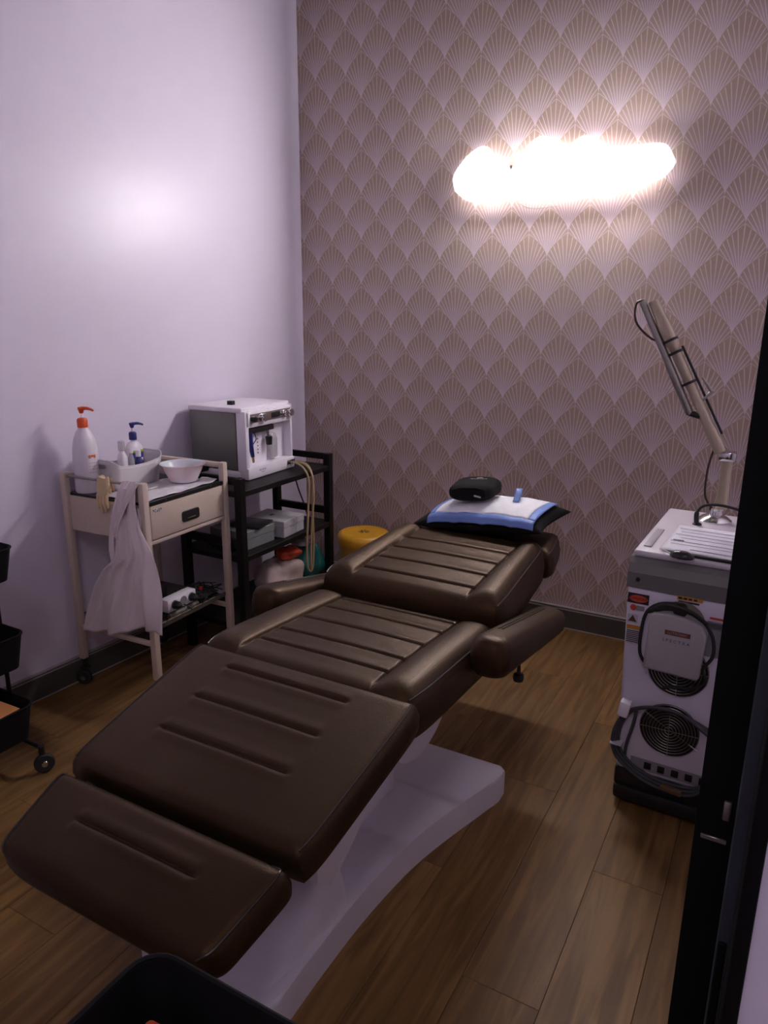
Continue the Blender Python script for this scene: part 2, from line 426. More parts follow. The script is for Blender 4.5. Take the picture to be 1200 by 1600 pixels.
# ================================================================ treatment chair
CH = thing('treatment_chair', 'long dark brown leather reclining treatment chair on white pedestal base', 'chair', (1.365, -1.75, 0), (0, 0, math.radians(0.0)))
def sstep(a, b, x):
    t = max(0, min(1, (x-a)/(b-a))); return t*t*(3-2*t)
def cushion(name, W0, W1, L, T, loc, pitch, grooves, ph, bol=0.012, R=0.035, corner=(0.10, 0.10), gd=0.006, gx=None, seam=True, crown=0.008, edge_pipe=True):
    """y from 0 (foot end) to L (head end); W0/W1 widths there; top at T"""
    gx = gx or ph
    us = {round(i/44, 4) for i in range(-44, 45)}
    for s_ in (-1, 1):
        for o in (-.012, -.007, -.004, -.002, 0, .002, .004, .007, .012): us.add(round(s_*(ph+o)/(max(W0, W1)/2), 4))
    for e in (0.985, 0.995): us.add(e); us.add(-e)
    us = sorted(u for u in us if -1 <= u <= 1)
    vsx = {round(j/40, 4) for j in range(41)}
    for g in grooves:
        for o in (-.012, -.007, -.004, -.002, 0, .002, .004, .007, .012): vsx.add(round((g+o)/L, 4))
    for e in (0.006, 0.015, 0.985, 0.994): vsx.add(e)
    vsx = sorted(v for v in vsx if 0 <= v <= 1)
    def pt(u, v):
        w = (W0+(W1-W0)*v)/2
        vv = 2*v-1
        cf = corner[0] if vv < 0 else corner[1]
        x = u*w*(1-cf*abs(vv)**9*u*u)
        y = L/2+vv*L/2*(1-0.5*cf*abs(u)**9)
        return x, y, w
    def height(u, v):
        x, y, w = pt(u, v)
        d = min((1-abs(u))*w, v*L, (1-v)*L)
        z = T
        if d < R: z = T-R+math.sqrt(max(0, R*R-(R-d)**2))
        ax = abs(x)
        z += crown*(1-abs(u)**2)*(1-(2*v-1)**2)
        if bol and ax > ph:
            t = (ax-ph)/(w-ph); z += bol*math.sin(math.pi*min(1, t*1.02))**0.7*sstep(0, 0.12, v)*sstep(0, 0.12, 1-v)
        env = sstep(R*0.5, R*1.4, min(v*L, (1-v)*L))
        if seam: z -= gd*1.1*math.exp(-((ax-ph)/0.0045)**2)*env
        for g in grooves:
            lim = 1-sstep(gx-0.004, gx+0.004, ax)
            z -= gd*math.exp(-((y-g)/0.0045)**2)*lim
            z += gd*0.45*(math.exp(-((y-g-0.016)/0.010)**2)+math.exp(-((y-g+0.016)/0.010)**2))*lim
        return x, y, z
    nu, nv = len(us), len(vsx)
    vs = [height(u, v) for v in vsx for u in us]
    fs = [(j*nu+i, j*nu+i+1, (j+1)*nu+i+1, (j+1)*nu+i) for j in range(nv-1) for i in range(nu-1)]
    border = [i for i in range(nu)]+[j*nu+nu-1 for j in range(1, nv)]+[(nv-1)*nu+i for i in range(nu-2, -1, -1)]+[j*nu for j in range(nv-2, 0, -1)]
    cxy = (0, L/2); prev = border
    for (zz, ins) in ((T*0.45, 0.004), (0.012, 0.0), (0.0, -0.012)):
        base = len(vs); ring = []
        for b_ in border:
            px, py, _ = vs[b_]
            dv = Vector((px-cxy[0], py-cxy[1])); dl = dv.length
            dv = dv*(1+ins/dl); vs.append((dv.x+cxy[0], dv.y+cxy[1], zz)); ring.append(len(vs)-1)
        m = len(border)
        for q in range(m): fs.append((prev[q], prev[(q+1) % m], ring[(q+1) % m], ring[q]))
        prev = ring
    fs.append(tuple(prev))
    o = MB().at(loc, (pitch, 0, 0)).add(vs, fs).build(name, M_LEATHER, CH, angle=75)
    if edge_pipe:
        for s_ in (-1, 1):
            side = []
            for v in [0.03+0.94*q/30 for q in range(31)]:
                u = s_*(1-0.012/(W0/2))
                x, y, z = height(u, v); side.append((x, y, z+0.001))
            MB().at(loc, (pitch, 0, 0)).tube(side, 0.0024, 6).build('piping', M_PIPING, o)
    return o
# local y = world y + 1.75
P = math.radians
def seg(name, yf, zf, yb, zb, T, **k):   # top line from (yf,zf) to (yb,zb) in chair space
    L = math.hypot(yb-yf, zb-zf); p = math.atan2(zb-zf, yb-yf)
    # move the origin from top edge to bottom
    oy = yf+math.sin(p)*T; oz = zf-math.cos(p)*T
    return cushion(name, L=L, T=T, loc=(0, oy, oz), pitch=p, **k)
seg('footrest', -0.845, 0.462, -0.655, 0.520, 0.072, W0=0.535, W1=0.60, grooves=[0.115], ph=0.23, gx=0.15, bol=0, R=0.03, corner=(0.12, 0.06), seam=False, edge_pipe=True)
seg('leg_rest', -0.640, 0.528, -0.205, 0.624, 0.082, W0=0.612, W1=0.645, grooves=[0.15, 0.26, 0.375], ph=0.205, bol=0.0, R=0.03, corner=(0.03, 0.04), seam=False, gx=0.17)
seg('seat', -0.232, 0.628, 0.335, 0.588, 0.11, W0=0.63, W1=0.62, grooves=[0.105, 0.19, 0.30, 0.41, 0.50], ph=0.195, bol=0.016, R=0.042, corner=(0.07, 0.05))
seg('backrest', 0.315, 0.652, 0.865, 0.685, 0.125, W0=0.62, W1=0.555, grooves=[0.085, 0.185, 0.285, 0.385], ph=0.195, bol=0.018, R=0.045, corner=(0.06, 0.07))
seg('headrest', 0.84, 0.660, 1.09, 0.665, 0.10, W0=0.60, W1=0.52, grooves=[], ph=0.2, bol=0.0, R=0.04, corner=(0.06, 0.10), seam=False)
def armrest(sx):
    L, T, W = 0.60, 0.095, 0.105
    vs = []; prof = []
    n = 40
    mb = MB().at((sx*0.355, 0.075, 0.5505), (P(-9.0), 0, 0))
    out = rrect(W, L, 0.045, 8, (0, L/2))
    rings = [(-0.035, 0.0), (-0.012, 0.006), (0, 0.025), (0.002, 0.05), (0, 0.07), (-0.006, 0.085), (-0.018, 0.093), (-0.034, 0.096)]
    m = len(out)
    for ins, z in rings:
        for (px, py) in out:
            f = 1+ins/(W/2); ty = (py-L/2)*(1+ins/(L/2)) + L/2
            zz = z*(0.85+0.30*(1-ty/L))
            vs.append((px*f, ty, zz))
    fs = [(k*m+q, k*m+(q+1) % m, (k+1)*m+(q+1) % m, (k+1)*m+q) for k in range(len(rings)-1) for q in range(m)]
    fs += [tuple(range(m-1, -1, -1)), tuple((len(rings)-1)*m+q for q in range(m))]
    o = mb.add(vs, fs).build('armrest', M_LEATHER, CH, angle=70)
    # stitched welt along the top
    for dx in (-0.016, -0.006):
        MB().at((sx*0.355, 0.075, 0.5505), (P(-9.0), 0, 0)).tube([(dx, 0.13+q*0.036, 0.0965*(0.85+0.30*(1-(0.13+q*0.036)/L))) for q in range(12)], 0.0022, 6).build('welt', M_PIPING, o)
    MB().tube([(sx*0.355, 0.40, 0.50), (sx*0.30, 0.36, 0.46), (sx*0.18, 0.30, 0.46)], 0.014, 10).build('bracket', M_BLACKM, o)
    kn = MB().at((sx*0.375, 0.30, 0.475)).lathe([(0.004, 0.03), (0.006, 0.0), (0.014, -0.003), (0.016, -0.012), (0.014, -0.022), (0.0, -0.026)], 14).build('knob', M_BLACK, o)
armrest(1); armrest(-1)
# pedestal base: waisted plate, humps and lift covers
def base_half(y): return interp([(-0.60, 0.192), (-0.45, 0.188), (-0.24, 0.190), (-0.02, 0.212), (0.15, 0.255), (0.30, 0.302), (0.36, 0.318), (0.42, 0.318)], y)
ys = [-0.60+i*0.03 for i in range(34)]
half = [(sum(base_half(y+d*0.02) for d in range(-4, 5))/9 if y < 0.30 else base_half(y), y) for y in ys]
half[0] = (0.168, -0.600); half.insert(1, (0.186, -0.590)); half.append((0.318, 0.405)); half.append((0.300, 0.42))
outl = half+[(-x, y) for x, y in reversed(half)]
bp = MB().prism(outl, 0.0, 0.088, 0.012).build('base_plate', M_BASEP, CH, angle=50)
# front hump: smooth mound over the front of the plate
def hump(u, v):
    s_ = 2*u-1; y = -0.215-0.365*v
    hg = 0.150*interp([(0, 0.0), (0.03, 0.42), (0.08, 0.70), (0.16, 0.92), (0.28, 1.0), (0.45, 0.90), (0.7, 0.52), (1, 0.04)], v)
    hw = 0.180*interp([(0, 0.50), (0.03, 0.66), (0.08, 0.80), (0.16, 0.92), (0.28, 0.99), (0.45, 1.0), (1, 0.90)], v)
    return (hw*s_, y, 0.082+hg*(1-abs(s_)**3.0)**0.6)
MB().grid(hump, 36, 40).build('base_hump', M_BASEP, CH, angle=70)
# lift column and side shells under the seat
MB().box((0, 0.05, 0.28), (0.13, 0.24, 0.42), 0.03, 3).build('column', M_BASEP, CH)
for sx in (-1, 1):
    prof = [(0.300, 0.50)]+arc(0.085, 0.50, 0.215, -8, -134, 22)+[(-0.16, 0.330), (-0.29, 0.242), (-0.37, 0.205), (-0.42, 0.25), (-0.42, 0.42), (-0.20, 0.50)]
    n = len(prof)
    vs = [(sx*0.160, y, z) for y, z in prof]+[(sx*0.185, y, z) for y, z in prof]
    fs = [tuple(range(n)), tuple(range(2*n-1, n-1, -1))]+[(i, n+i, n+(i+1) % n, (i+1) % n) for i in range(n)]
    MB().add(vs, fs).build('side_shell', M_BASEP, CH, angle=35)
MB().box((0, -0.02, 0.5), (0.40, 0.66, 0.03), 0.008).build('seat_frame', M_BLACKM, CH)
MB().box((0, 0.58, 0.535), (0.36, 0.54, 0.03), 0.008).build('back_frame', M_BLACKM, CH)
for sx in (-1, 1): MB().tube([(sx*0.10, 0.84, 0.60), (sx*0.10, 0.94, 0.605)], 0.01).build('headrest_bar', M_CHROME, CH)
MB().at((0, -0.42, 0.475), (P(12.4), 0, 0)).box((0, 0, 0), (0.30, 0.34, 0.025), 0.006).build('leg_frame', M_BLACKM, CH)
for sx in (-1, 1): MB().at((0.0, -0.66, 0.43), (P(18), 0, 0)).box((sx*0.245, 0.02, 0.03), (0.02, 0.10, 0.02), 0.004).build('footrest_hinge', M_STEEL, CH)

# ================================================================ pillow and what lies on it
PIL = thing('pillow', 'black fabric pillow on the headrest under a disposable pad', 'pillow', (1.388, -0.770, 0.712), (P(0), P(-5.0), P(-1.5)))
PWd, PD, PT = 0.50, 0.33, 0.068
def pil_h(u, v): return PT*max(0.0, (1-abs(u)**2.6)*(1-abs(v)**2.6))**0.5
def pil_xy(u, v):
    return (u*PWd/2*(1-0.10*(1-v*v)*abs(u)**3), v*PD/2*(1-0.12*(1-u*u)*abs(v)**3))
def pil(sg):
    def fn(a, b):
        u, v = 2*a-1, 2*b-1
        u = math.copysign(1-(1-abs(u))**1.5, u); v = math.copysign(1-(1-abs(v))**1.5, v)
        x, y = pil_xy(u, v)
        return (x, y, sg*pil_h(u, v)*(1.0 if sg > 0 else 0.55))
    return fn
MB().grid(pil(1), 40, 30).grid(pil(-1), 40, 30).build('cover', M_FABRIC, PIL, angle=80)

M_PADW = mat('pad_white', (0.88, 0.88, 0.92), rough=0.8, noise=0.02, bump=0.2, bscale=90)
M_PADB = mat('pad_blue', (0.16, 0.27, 0.62), rough=0.5, noise=0.08, bump=0.3, bscale=60)
PAD = thing('disposable_pad', 'white absorbent pad with pale blue border draped over black pillow', 'pad', PIL.location, PIL.rotation_euler)
def pil_top(x, y):
    u = max(-1, min(1, x/(PWd/2))); v = max(-1, min(1, y/(PD/2)))
    return pil_h(u*0.98, v*0.98)
def padfn(x0, x1, y0, y1, dz):
    def fn(a, b):
        x = x0+(x1-x0)*a; y = y0+(y1-y0)*b
        z = pil_top(x, max(y, -0.150))
        if y < -0.150: # hang in front of the pillow
            z -= (-0.150-y)*1.0; y = -0.150-(-0.150-y)*0.45
        w = 0.0022*math.sin(x*55+y*20)+0.0016*math.sin(x*120+1.3)*(1 if y < -0.10 else 0.3)
        return (x, y-abs(w)*(1 if y < -0.14 else 0)-0.003, z+dz+w*0.5+0.003)
    return fn
c0, c1, e0, e1 = -0.165, 0.19, -0.17, 0.118
MB().grid(padfn(c0, c1, -0.134, e1, 0.001), 40, 24).build('sheet', M_PADW, PAD, solid=0.002)
MB().grid(padfn(c0-0.022, c1+0.026, -0.170, -0.134, 0.001), 46, 10).build('border', M_PADB, PAD, solid=0.002)
MB().grid(padfn(c0-0.022, c0, -0.134, e1, 0.001), 4, 24).build('border', M_PADB, PAD, solid=0.002)
MB().grid(padfn(c1, c1+0.026, -0.134, e1, 0.001), 4, 24).build('border', M_PADB, PAD, solid=0.002)

def on_pillow(x, y, dz=0.0):
    bpy.context.view_layer.update()
    return PIL.matrix_basis @ Vector((x, y, pil_top(x, y)+dz))
p = on_pillow(-0.056, -0.018, 0.005)
TW = thing('folded_headband', 'folded black towelling headband with small pink emblem on the pad', 'headband', p, (0, P(-5), P(6)))
TW.scale = (1.1, 1.1, 1.12)
def roll(a, b):
    ang = 2*math.pi*a; x = (b-0.5)*0.165
    ex = 1-abs(2*b-1)**6*0.25
    cx_, cz_ = math.copysign(abs(math.cos(ang))**0.7, math.cos(ang)), math.copysign(abs(math.sin(ang))**0.7, math.sin(ang))
    return (cx_*0.075*ex*(1.0+0.1*b), (b-0.5)*0.15, 0.034+cz_*0.032*ex*(0.85+0.25*b))
mb = MB().grid(roll, 36, 14)
mb.add([roll(k/36, 0) for k in range(36)], [tuple(range(36))]); mb.add([roll(k/36, 1) for k in range(36)], [tuple(range(36))])
mb.build('folded_cloth', M_FABRIC, TW, angle=70)
M_PINK = mat('pink_print', (0.75, 0.45, 0.45), rough=0.6)
em = MB().at((0.012, 0.022, 0.0675))
for k in range(5):
    a = P(30+k*30); em.add([(0.002*math.cos(a-.25), 0.002*math.sin(a), 0), (0.011*math.cos(a-.2), 0.011*math.sin(a-.2), 0), (0.012*math.cos(a), 0.012*math.sin(a), 0), (0.011*math.cos(a+.2), 0.011*math.sin(a+.2), 0)], [(0, 1, 2, 3)])
em.build('emblem', M_PINK, TW, smooth=False, solid=0.001)
ln = MB().at((0.012, 0.012, 0.0672))
xx = -0.028
for w_ in (0.010, 0.004, 0.008, 0.003, 0.011, 0.006):
    ln.box((xx+w_/2, 0, 0), (w_, 0.0022, 0.001)); xx += w_+0.0028
ln.build('print_line', mat('pale_print', (0.6, 0.55, 0.5), rough=0.6), TW, smooth=False)
MB().at((0.03, -0.0735, 0.026), (0, P(14), 0)).box((0, 0, 0), (0.024, 0.004, 0.006), 0.001).build('care_tag', mat('tag_white', (0.7, 0.68, 0.68), rough=0.6), TW)

p = on_pillow(0.09, 0.03, 0.006)
def strip(a, b):
    t = a
    z = 0.003+0.034*math.sin(math.pi*t)**1.3
    return ((b-0.5)*0.022+0.006*math.sin(t*3), (t-0.5)*0.115, z)
fs_ = MB().grid(strip, 24, 4).build('folded_strip', M_PADB, None, solid=0.003)
fs_.location = p; fs_.rotation_euler = (0, 0, P(14))
tag(fs_, 'small pale blue folded paper strip lying on white pad', 'paper strip')

# ================================================================ cream trolley
TR = thing('trolley', 'cream metal trolley with one drawer standing against the plain wall', 'trolley', (0.158, -1.281, 0), (0, 0, P(2.3)))
DX, DY = 0.195, 0.2175
for sx in (-1, 1):
    for sy in (-1, 1):
        pst = MB().box((sx*DX, sy*DY, 0.487), (0.026, 0.026, 0.756), 0.003).build('post', M_CREAM, TR)
        cs = MB().tube([(sx*DX, sy*DY, 0.115), (sx*DX, sy*DY, 0.07)], 0.008, 8).box((sx*DX, sy*DY, 0.066), (0.03, 0.034, 0.012), 0.004).build('caster', M_BLACK, TR)
        MB().at((sx*DX+0.004, sy*DY-0.012, 0.031), (R90, 0, P(20))).lathe([(0.012, -0.011), (0.028, -0.010), (0.031, -0.005), (0.031, 0.005), (0.028, 0.010), (0.012, 0.011)], 20).build('wheel', M_RUBBER, cs)
        MB().at((sx*DX+0.004, sy*DY-0.012, 0.031), (R90, 0, P(20))).lathe([(0.003, 0.0105), (0.011, 0.0125), (0.0, 0.014)], 12, close=False).build('hub', M_CHROME, cs)
MB().box((0, 0, 0.783), (0.385, 0.42, 0.008)).box((0.198, 0, 0.785), (0.012, 0.408, 0.012)).build('top_tray', mat('tray_black', (0.012, 0.012, 0.012), rough=0.35), TR, smooth=False)
MB().tube([(DX-0.013, -DY, 0.853), (-DX+0.013, -DY, 0.853)], 0.005).build('towel_rail', M_STEEL, TR)
MB().tube([(DX-0.013, DY, 0.853), (-DX+0.013, DY, 0.853)], 0.012).build('towel_rail', M_CREAM, TR)
MB().tube([(-DX, -DY, 0.853), (-DX, DY, 0.853)], 0.010).build('back_rail', M_CREAM, TR)
MB().tube([(DX-0.03, -DY+0.01, 0.828), (DX-0.03, -DY+0.10, 0.828)], 0.004).build('rail_stub', M_STEEL, TR)
# housing around the drawer
hs = MB()
hs.box((0, -DY+0.002, 0.712), (0.36, 0.004, 0.134)); hs.box((0, DY-0.002, 0.712), (0.36, 0.004, 0.134)); hs.box((-0.19, 0, 0.712), (0.004, 0.41, 0.134)); hs.box((0, 0, 0.643), (0.38, 0.41, 0.004))
hs.build('drawer_housing', M_CREAM2, TR, smooth=False)
MB().box((DX+0.002, 0, 0.640), (0.014, 0.409, 0.013), 0.002).build('front_rail', M_CREAM, TR)
dr = MB().box((0.196, 0, 0.7125), (0.016, 0.395, 0.124), 0.003).build('drawer', M_CREAM2, TR)
hd = MB().prism(rrect(0.094, 0.042, 0.010, 4), -0.003, 0.004, 0.002)
ho = hd.build('handle', M_BLACK, dr); ho.location = (0.205, 0.005, 0.70); ho.rotation_euler = (R90, 0, R90)
MB().box((0.2095, 0.005, 0.692), (0.003, 0.045, 0.003)).build('handle_slot', M_CHROME, dr, smooth=False)
st = MB().box((0.2045, -0.165, 0.757), (0.001, 0.044, 0.014))
st.build('sticker', mat('sticker_white', (0.62, 0.58, 0.56), rough=0.5), dr, smooth=False)
sb = MB()
for k in range(5):
    y0 = -0.184+k*0.009
    for q in range(3):
        if (k*3+q*5) % 4: sb.box((0.2053, y0+0.002*(q % 2), 0.7525+q*0.004), (0.0006, 0.005-0.001*(k % 2), 0.0028))
sb.build('sticker_print', M_BLACK, dr, smooth=False)
for yy in (-0.12, 0.13): MB().at((0.205, yy, 0.785), (0, R90, 0)).lathe([(0.003, -0.001), (0.003, 0.0005), (0, 0.001)], 8).build('rivet', M_CHROME, TR)
sh = MB().box((0, 0, 0.298), (0.37, 0.41, 0.004)).box((0.186, 0, 0.305), (0.004, 0.41, 0.018)).build('lower_shelf', mat('shelf_dark', (0.08, 0.07, 0.055), rough=0.4), TR, smooth=False)
for k, (a0, a1) in enumerate(((-0.19, -0.148), (-0.138, -0.065), (-0.056, 0.055), (0.066, 0.09), (0.10, 0.135))):  # bright segments imitate a broken light reflection along the shelf edge
    MB().box((0.1885, (a0+a1)/2, 0.3155), (0.003, a1-a0, 0.004)).build('shelf_glint', mat('glint_chrome', (0.8, 0.76, 0.74), rough=0.2, metal=0.8), sh, smooth=False)
for sy in (-1, 1): MB().box((0, sy*DY, 0.250), (0.364, 0.016, 0.018), 0.003).build('side_rail', M_CREAM, TR)
MB().box((-DX, 0, 0.250), (0.016, 0.409, 0.018), 0.003).build('side_rail', M_CREAM, TR)

def tp(x, y, z):    # trolley-local point to world
    c, s_ = math.cos(P(2.3)), math.sin(P(2.3))
    return (0.158+x*c-y*s_, -1.281+x*s_+y*c, z)
TZ = 0.7875
# tissue sheet
def tis(a, b):
    x = -0.03+0.212*a; y = -0.20+0.395*b
    z = 0.003+0.0016*math.sin(x*60+y*31)+0.0012*math.sin(y*75)
    if a > 0.9: z += 0.0015
    if b > 0.93 and a > 0.6: z += 0.008*(b-0.93)/0.07
    return (x, y, z)
o = MB().grid(tis, 30, 46).build('tissue_sheet', mat('tissue', (0.72, 0.68, 0.72), rough=0.85, bump=0.3, bscale=80), None, solid=0.001)
o.location = tp(0, 0, TZ); o.rotation_euler = (0, 0, P(2.3)); tag(o, 'white paper liner under the bowl on the trolley top', 'paper liner')

M_BOTW = mat('bottle_white', (0.82, 0.76, 0.84), rough=0.35)
M_ORANGE = mat('orange_plastic', (0.78, 0.10, 0.02), rough=0.35)
M_NAVY = mat('navy_plastic', (0.015, 0.02, 0.16), rough=0.35)
def pump(parent, z, m, rc=0.017, s=1.0, ang=0.0):
    c = MB().lathe([(rc, 0), (rc, 0.024*s), (rc*0.8, 0.030*s), (0.006*s, 0.032*s)], 20, (0, 0, z)).build('pump_collar', m, parent)
    MB().lathe([(0.0045*s, 0), (0.0045*s, 0.016*s)], 10, (0, 0, z+0.030*s)).build('pump_stem', M_WHITEP, parent)
    hd_ = MB().at((0, 0, z+0.046*s), (0, 0, ang))
    hd_.lathe([(0.006*s, 0), (0.008*s, 0.006*s), (0.011*s, 0.016*s), (0.010*s, 0.020*s), (0, 0.021*s)], 14)
    hd_.tube([(0, 0, 0.016*s), (0.022*s, 0, 0.0165*s), (0.036*s, 0, 0.013*s), (0.043*s, 0, 0.009*s)], [0.0065*s, 0.0055*s, 0.0042*s, 0.0035*s], 8)
    hd_.build('pump_head', m, parent)
B1 = thing('pump_bottle', 'tall white bottle with bright orange pump at the trolley corner', 'bottle', tp(-0.135, -0.163, TZ))
MB().lathe([(0.0, 0), (0.043, 0), (0.047, 0.006), (0.047, 0.13), (0.045, 0.165), (0.038, 0.20), (0.026, 0.228), (0.018, 0.238), (0.016, 0.244)], 32).build('body', M_BOTW, B1)
pump(B1, 0.243, M_ORANGE, 0.019, 1.12, P(20))
M_OTXT = mat('orange_print', (0.75, 0.22, 0.06), rough=0.5)
lb = MB()
for k in range(3):
    a = P(-22+k*12); lb.at((0.0472*math.cos(a), 0.0472*math.sin(a), 0.139+0.002*(k % 2)), (0, 0, a)).box((0, 0, 0), (0.001, 0.008, 0.012-0.004*(k % 2)))
lb.build('logo_print', M_OTXT, B1, smooth=False)
lb = MB()
for q in range(4):
    for k in range(4):
        a = P(-24+k*11); lb.at((0.0472*math.cos(a), 0.0472*math.sin(a), 0.115-q*0.012), (0, 0, a)).box((0, 0, 0), (0.0008, 0.007-0.001*((q+k) % 3), 0.002))
lb.build('small_print', mat('tan_print', (0.55, 0.40, 0.38), rough=0.5), B1, smooth=False)

# basket
BK = thing('storage_basket', 'white plastic storage basket holding bottles on the trolley', 'basket', tp(-0.083, -0.012, TZ), (0, 0, P(2.3)))
def basket(a, b):
    o_ = rrect(0.135, 0.262, 0.03, 6); n = len(o_); t = (a*n) % n; i0 = int(t) % n; f_ = t-int(t)
    px = o_[i0][0]*(1-f_)+o_[(i0+1) % n][0]*f_; py = o_[i0][1]*(1-f_)+o_[(i0+1) % n][1]*f_
    rim = 0.088+0.032*max(0, (abs(py)-0.08)/0.051)**1.5
    return (px*(0.86+0.14*b), py*(0.86+0.14*b), rim*b)
mb = MB().grid(basket, 84, 8)
mb.add([basket(k/84, 0) for k in range(84)], [tuple(range(84))])
mb.build('tub', mat('basket_plastic', (0.66, 0.62, 0.64), rough=0.4), BK, solid=0.003)
MB().tube([(*basket(k/84, 1)[:2], basket(k/84, 1)[2]) for k in range(84)], 0.003, 6, closed=True).build('rim', mat('basket_plastic', (0, 0, 0)), BK)
for sy in (-1, 1):
    mb = MB().at((0, sy*0.1315, 0.096), (R90, 0, 0)).prism(rrect(0.05, 0.016, 0.0078, 5), -0.003, 0.003); mb.build('handle_hole', mat('hole_grey', (0.22, 0.20, 0.19), rough=0.6), BK)

def bottle(name, label, loc, r, h, neck, m, sx=1.0, sy=1.0):
    B = thing(name, label, 'bottle', loc, (0, 0, P(2.3)))
    MB().lathe([(0, 0), (r*0.92, 0), (r, 0.005), (r, h*0.72), (r*0.93, h*0.84), (r*0.6, h*0.95), (neck, h*0.985), (neck, h+0.004)], 28, sx=sx, sy=sy).build('body', m, B)
    return B
bz = TZ+0.003
B2 = bottle('pump_bottle', 'white flat bottle with navy pump and navy green label', tp(-0.098, 0.040, bz), 0.042, 0.165, 0.012, M_BOTW, 0.62, 1.0)
pump(B2, 0.168, M_NAVY, 0.015, 1.0, P(60))
lab = []
def label_patch(a0, a1, z0, z1, m, nm, off=0.0007):
    def fn(a, b):
        t = P(a0+(a1-a0)*a); return ((0.042+off)*0.62*math.cos(t), (0.042+off)*math.sin(t), z0+(z1-z0)*b)
    MB().grid(fn, 14, 2).build(nm, m, B2, solid=0.0005)
label_patch(-58, 58, 0.055, 0.118, M_NAVY, 'label')
label_patch(-58, 58, 0.118, 0.128, mat('label_green', (0.35, 0.50, 0.05), rough=0.5), 'label_band')
label_patch(-58, 30, 0.040, 0.055, mat('label_green', (0, 0, 0)), 'label_band')
label_patch(-10, 34, 0.084, 0.097, mat('label_print', (0.7, 0.7, 0.72), rough=0.5), 'label_print', 0.0016)
label_patch(-35, 34, 0.066, 0.070, MATS['label_print'], 'label_print', 0.0016)

M_CLEAR = mat('clear_plastic', (0.80, 0.77, 0.80), rough=0.15, trans=0.55, spec=0.5)
B3 = bottle('small_pump_bottle', 'slim white pump bottle at the front of the basket', tp(-0.045, -0.072, bz), 0.019, 0.145, 0.009, M_BOTW)
MB().lathe([(0.013, 0), (0.013, 0.03), (0.011, 0.036), (0.0, 0.037)], 18, (0, 0, 0.146)).build('cap', M_CLEAR, B3)
B4 = bottle('clear_bottle', 'small clear bottle between slim white bottle and navy pump bottle', tp(-0.045, -0.028, bz), 0.012, 0.128, 0.006, M_CLEAR)
MB().lathe([(0.008, 0), (0.008, 0.018), (0, 0.019)], 14, (0, 0, 0.13)).build('cap', M_WHITEP, B4)
B5 = bottle('vial', 'small navy vial with a white cap in front of the labelled bottle', tp(-0.048, 0.012, bz), 0.018, 0.108, 0.009, M_NAVY)
MB().lathe([(0.010, 0), (0.010, 0.02), (0.009, 0.024), (0.0, 0.025)], 16, (0, 0, 0.11)).build('cap', M_WHITEP, B5)
B6 = bottle('clear_cap_bottle', 'squat translucent bottle between orange pump bottle and basket', tp(-0.167, -0.098, TZ), 0.016, 0.105, 0.014, M_CLEAR)
MB().lathe([(0.015, 0), (0.015, 0.03), (0.012, 0.036), (0, 0.037)], 18, (0, 0, 0.108)).build('cap', M_CLEAR, B6)
o = MB().lathe([(0, 0), (0.030, 0), (0.032, 0.004), (0.032, 0.022), (0.029, 0.026), (0, 0.027)], 24).build('green_sponge', mat('lime_green', (0.36, 0.42, 0.04), rough=0.7, bump=0.3, bscale=120), None)
o.location = tp(-0.098, -0.085, bz+0.062); o.rotation_euler = (P(-4), P(4), 0)
tag(o, 'round lime green sponge inside the white basket', 'sponge')
o = MB().lathe([(0, 0), (0.030, 0), (0.032, 0.006), (0.032, 0.055), (0.029, 0.060), (0, 0.060)], 24).build('cotton_tub', mat('tub_white', (0.6, 0.57, 0.6), rough=0.5), None)
o.location = tp(-0.098, -0.085, bz); tag(o, 'low white tub under the lime sponge inside the basket', 'tub')
BW = thing('bowl', 'white translucent plastic bowl on the trolley top', 'bowl', tp(0.076, 0.120, TZ+0.006), (0, 0, 0))
MB().lathe([(0, 0.0), (0.042, 0.0), (0.052, 0.004), (0.072, 0.045), (0.080, 0.066), (0.088, 0.071), (0.089, 0.074), (0.085, 0.074), (0.077, 0.068), (0.068, 0.046), (0.048, 0.008), (0, 0.006)], 48).build('shell', mat('bowl_plastic', (0.74, 0.70, 0.76), rough=0.25, sss=0.3), BW)

# hanging plastic apron: folded over the rail
M_APRON = mat('apron_film', (0.78, 0.67, 0.68), rough=0.45, noise=0.05, nscale=25, spec=0.5, bump=0.5, bscale=28)
AP = thing('plastic_apron', 'crumpled white plastic apron hanging from the trolley rail', 'apron', tp(0.09, -DY, 0.853), (0, 0, P(2.3)))
def aprfn(a, b):    # b 0 top .. 1 bottom
    L_ = interp([(0, 0.012), (0.1, 0.0), (0.3, -0.015), (0.48, -0.028), (0.56, -0.085), (0.66, -0.125), (0.85, -0.170), (1, -0.200)], b)
    R_ = interp([(0, 0.092), (0.15, 0.092), (0.3, 0.108), (0.45, 0.150), (0.75, 0.195), (1, 0.218)], b)
    x = L_+(R_-L_)*a
    z = 0.008-b*(0.595-0.075*a)-0.010*math.sin(a*6.2)*b
    fold = (0.004+0.022*b)*math.sin(a*13+1.2*math.sin(b*4))+(0.004+0.010*b)*math.sin(a*29+b*7)
    y = -0.012-0.042*b**0.5+fold*0.75
    if b < 0.02: y = 0.0; z = 0.010
    return (x, y, z)
MB().grid(aprfn, 56, 60).build('sheet', M_APRON, AP, solid=0.0008)
def backfn(a, b):
    x = 0.02+0.065*a+0.0*b; return (x, 0.006+0.015*b+0.005*math.sin(a*12), 0.010-0.16*b)
MB().grid(backfn, 16, 14).build('back_flap', M_APRON, AP, solid=0.0008)
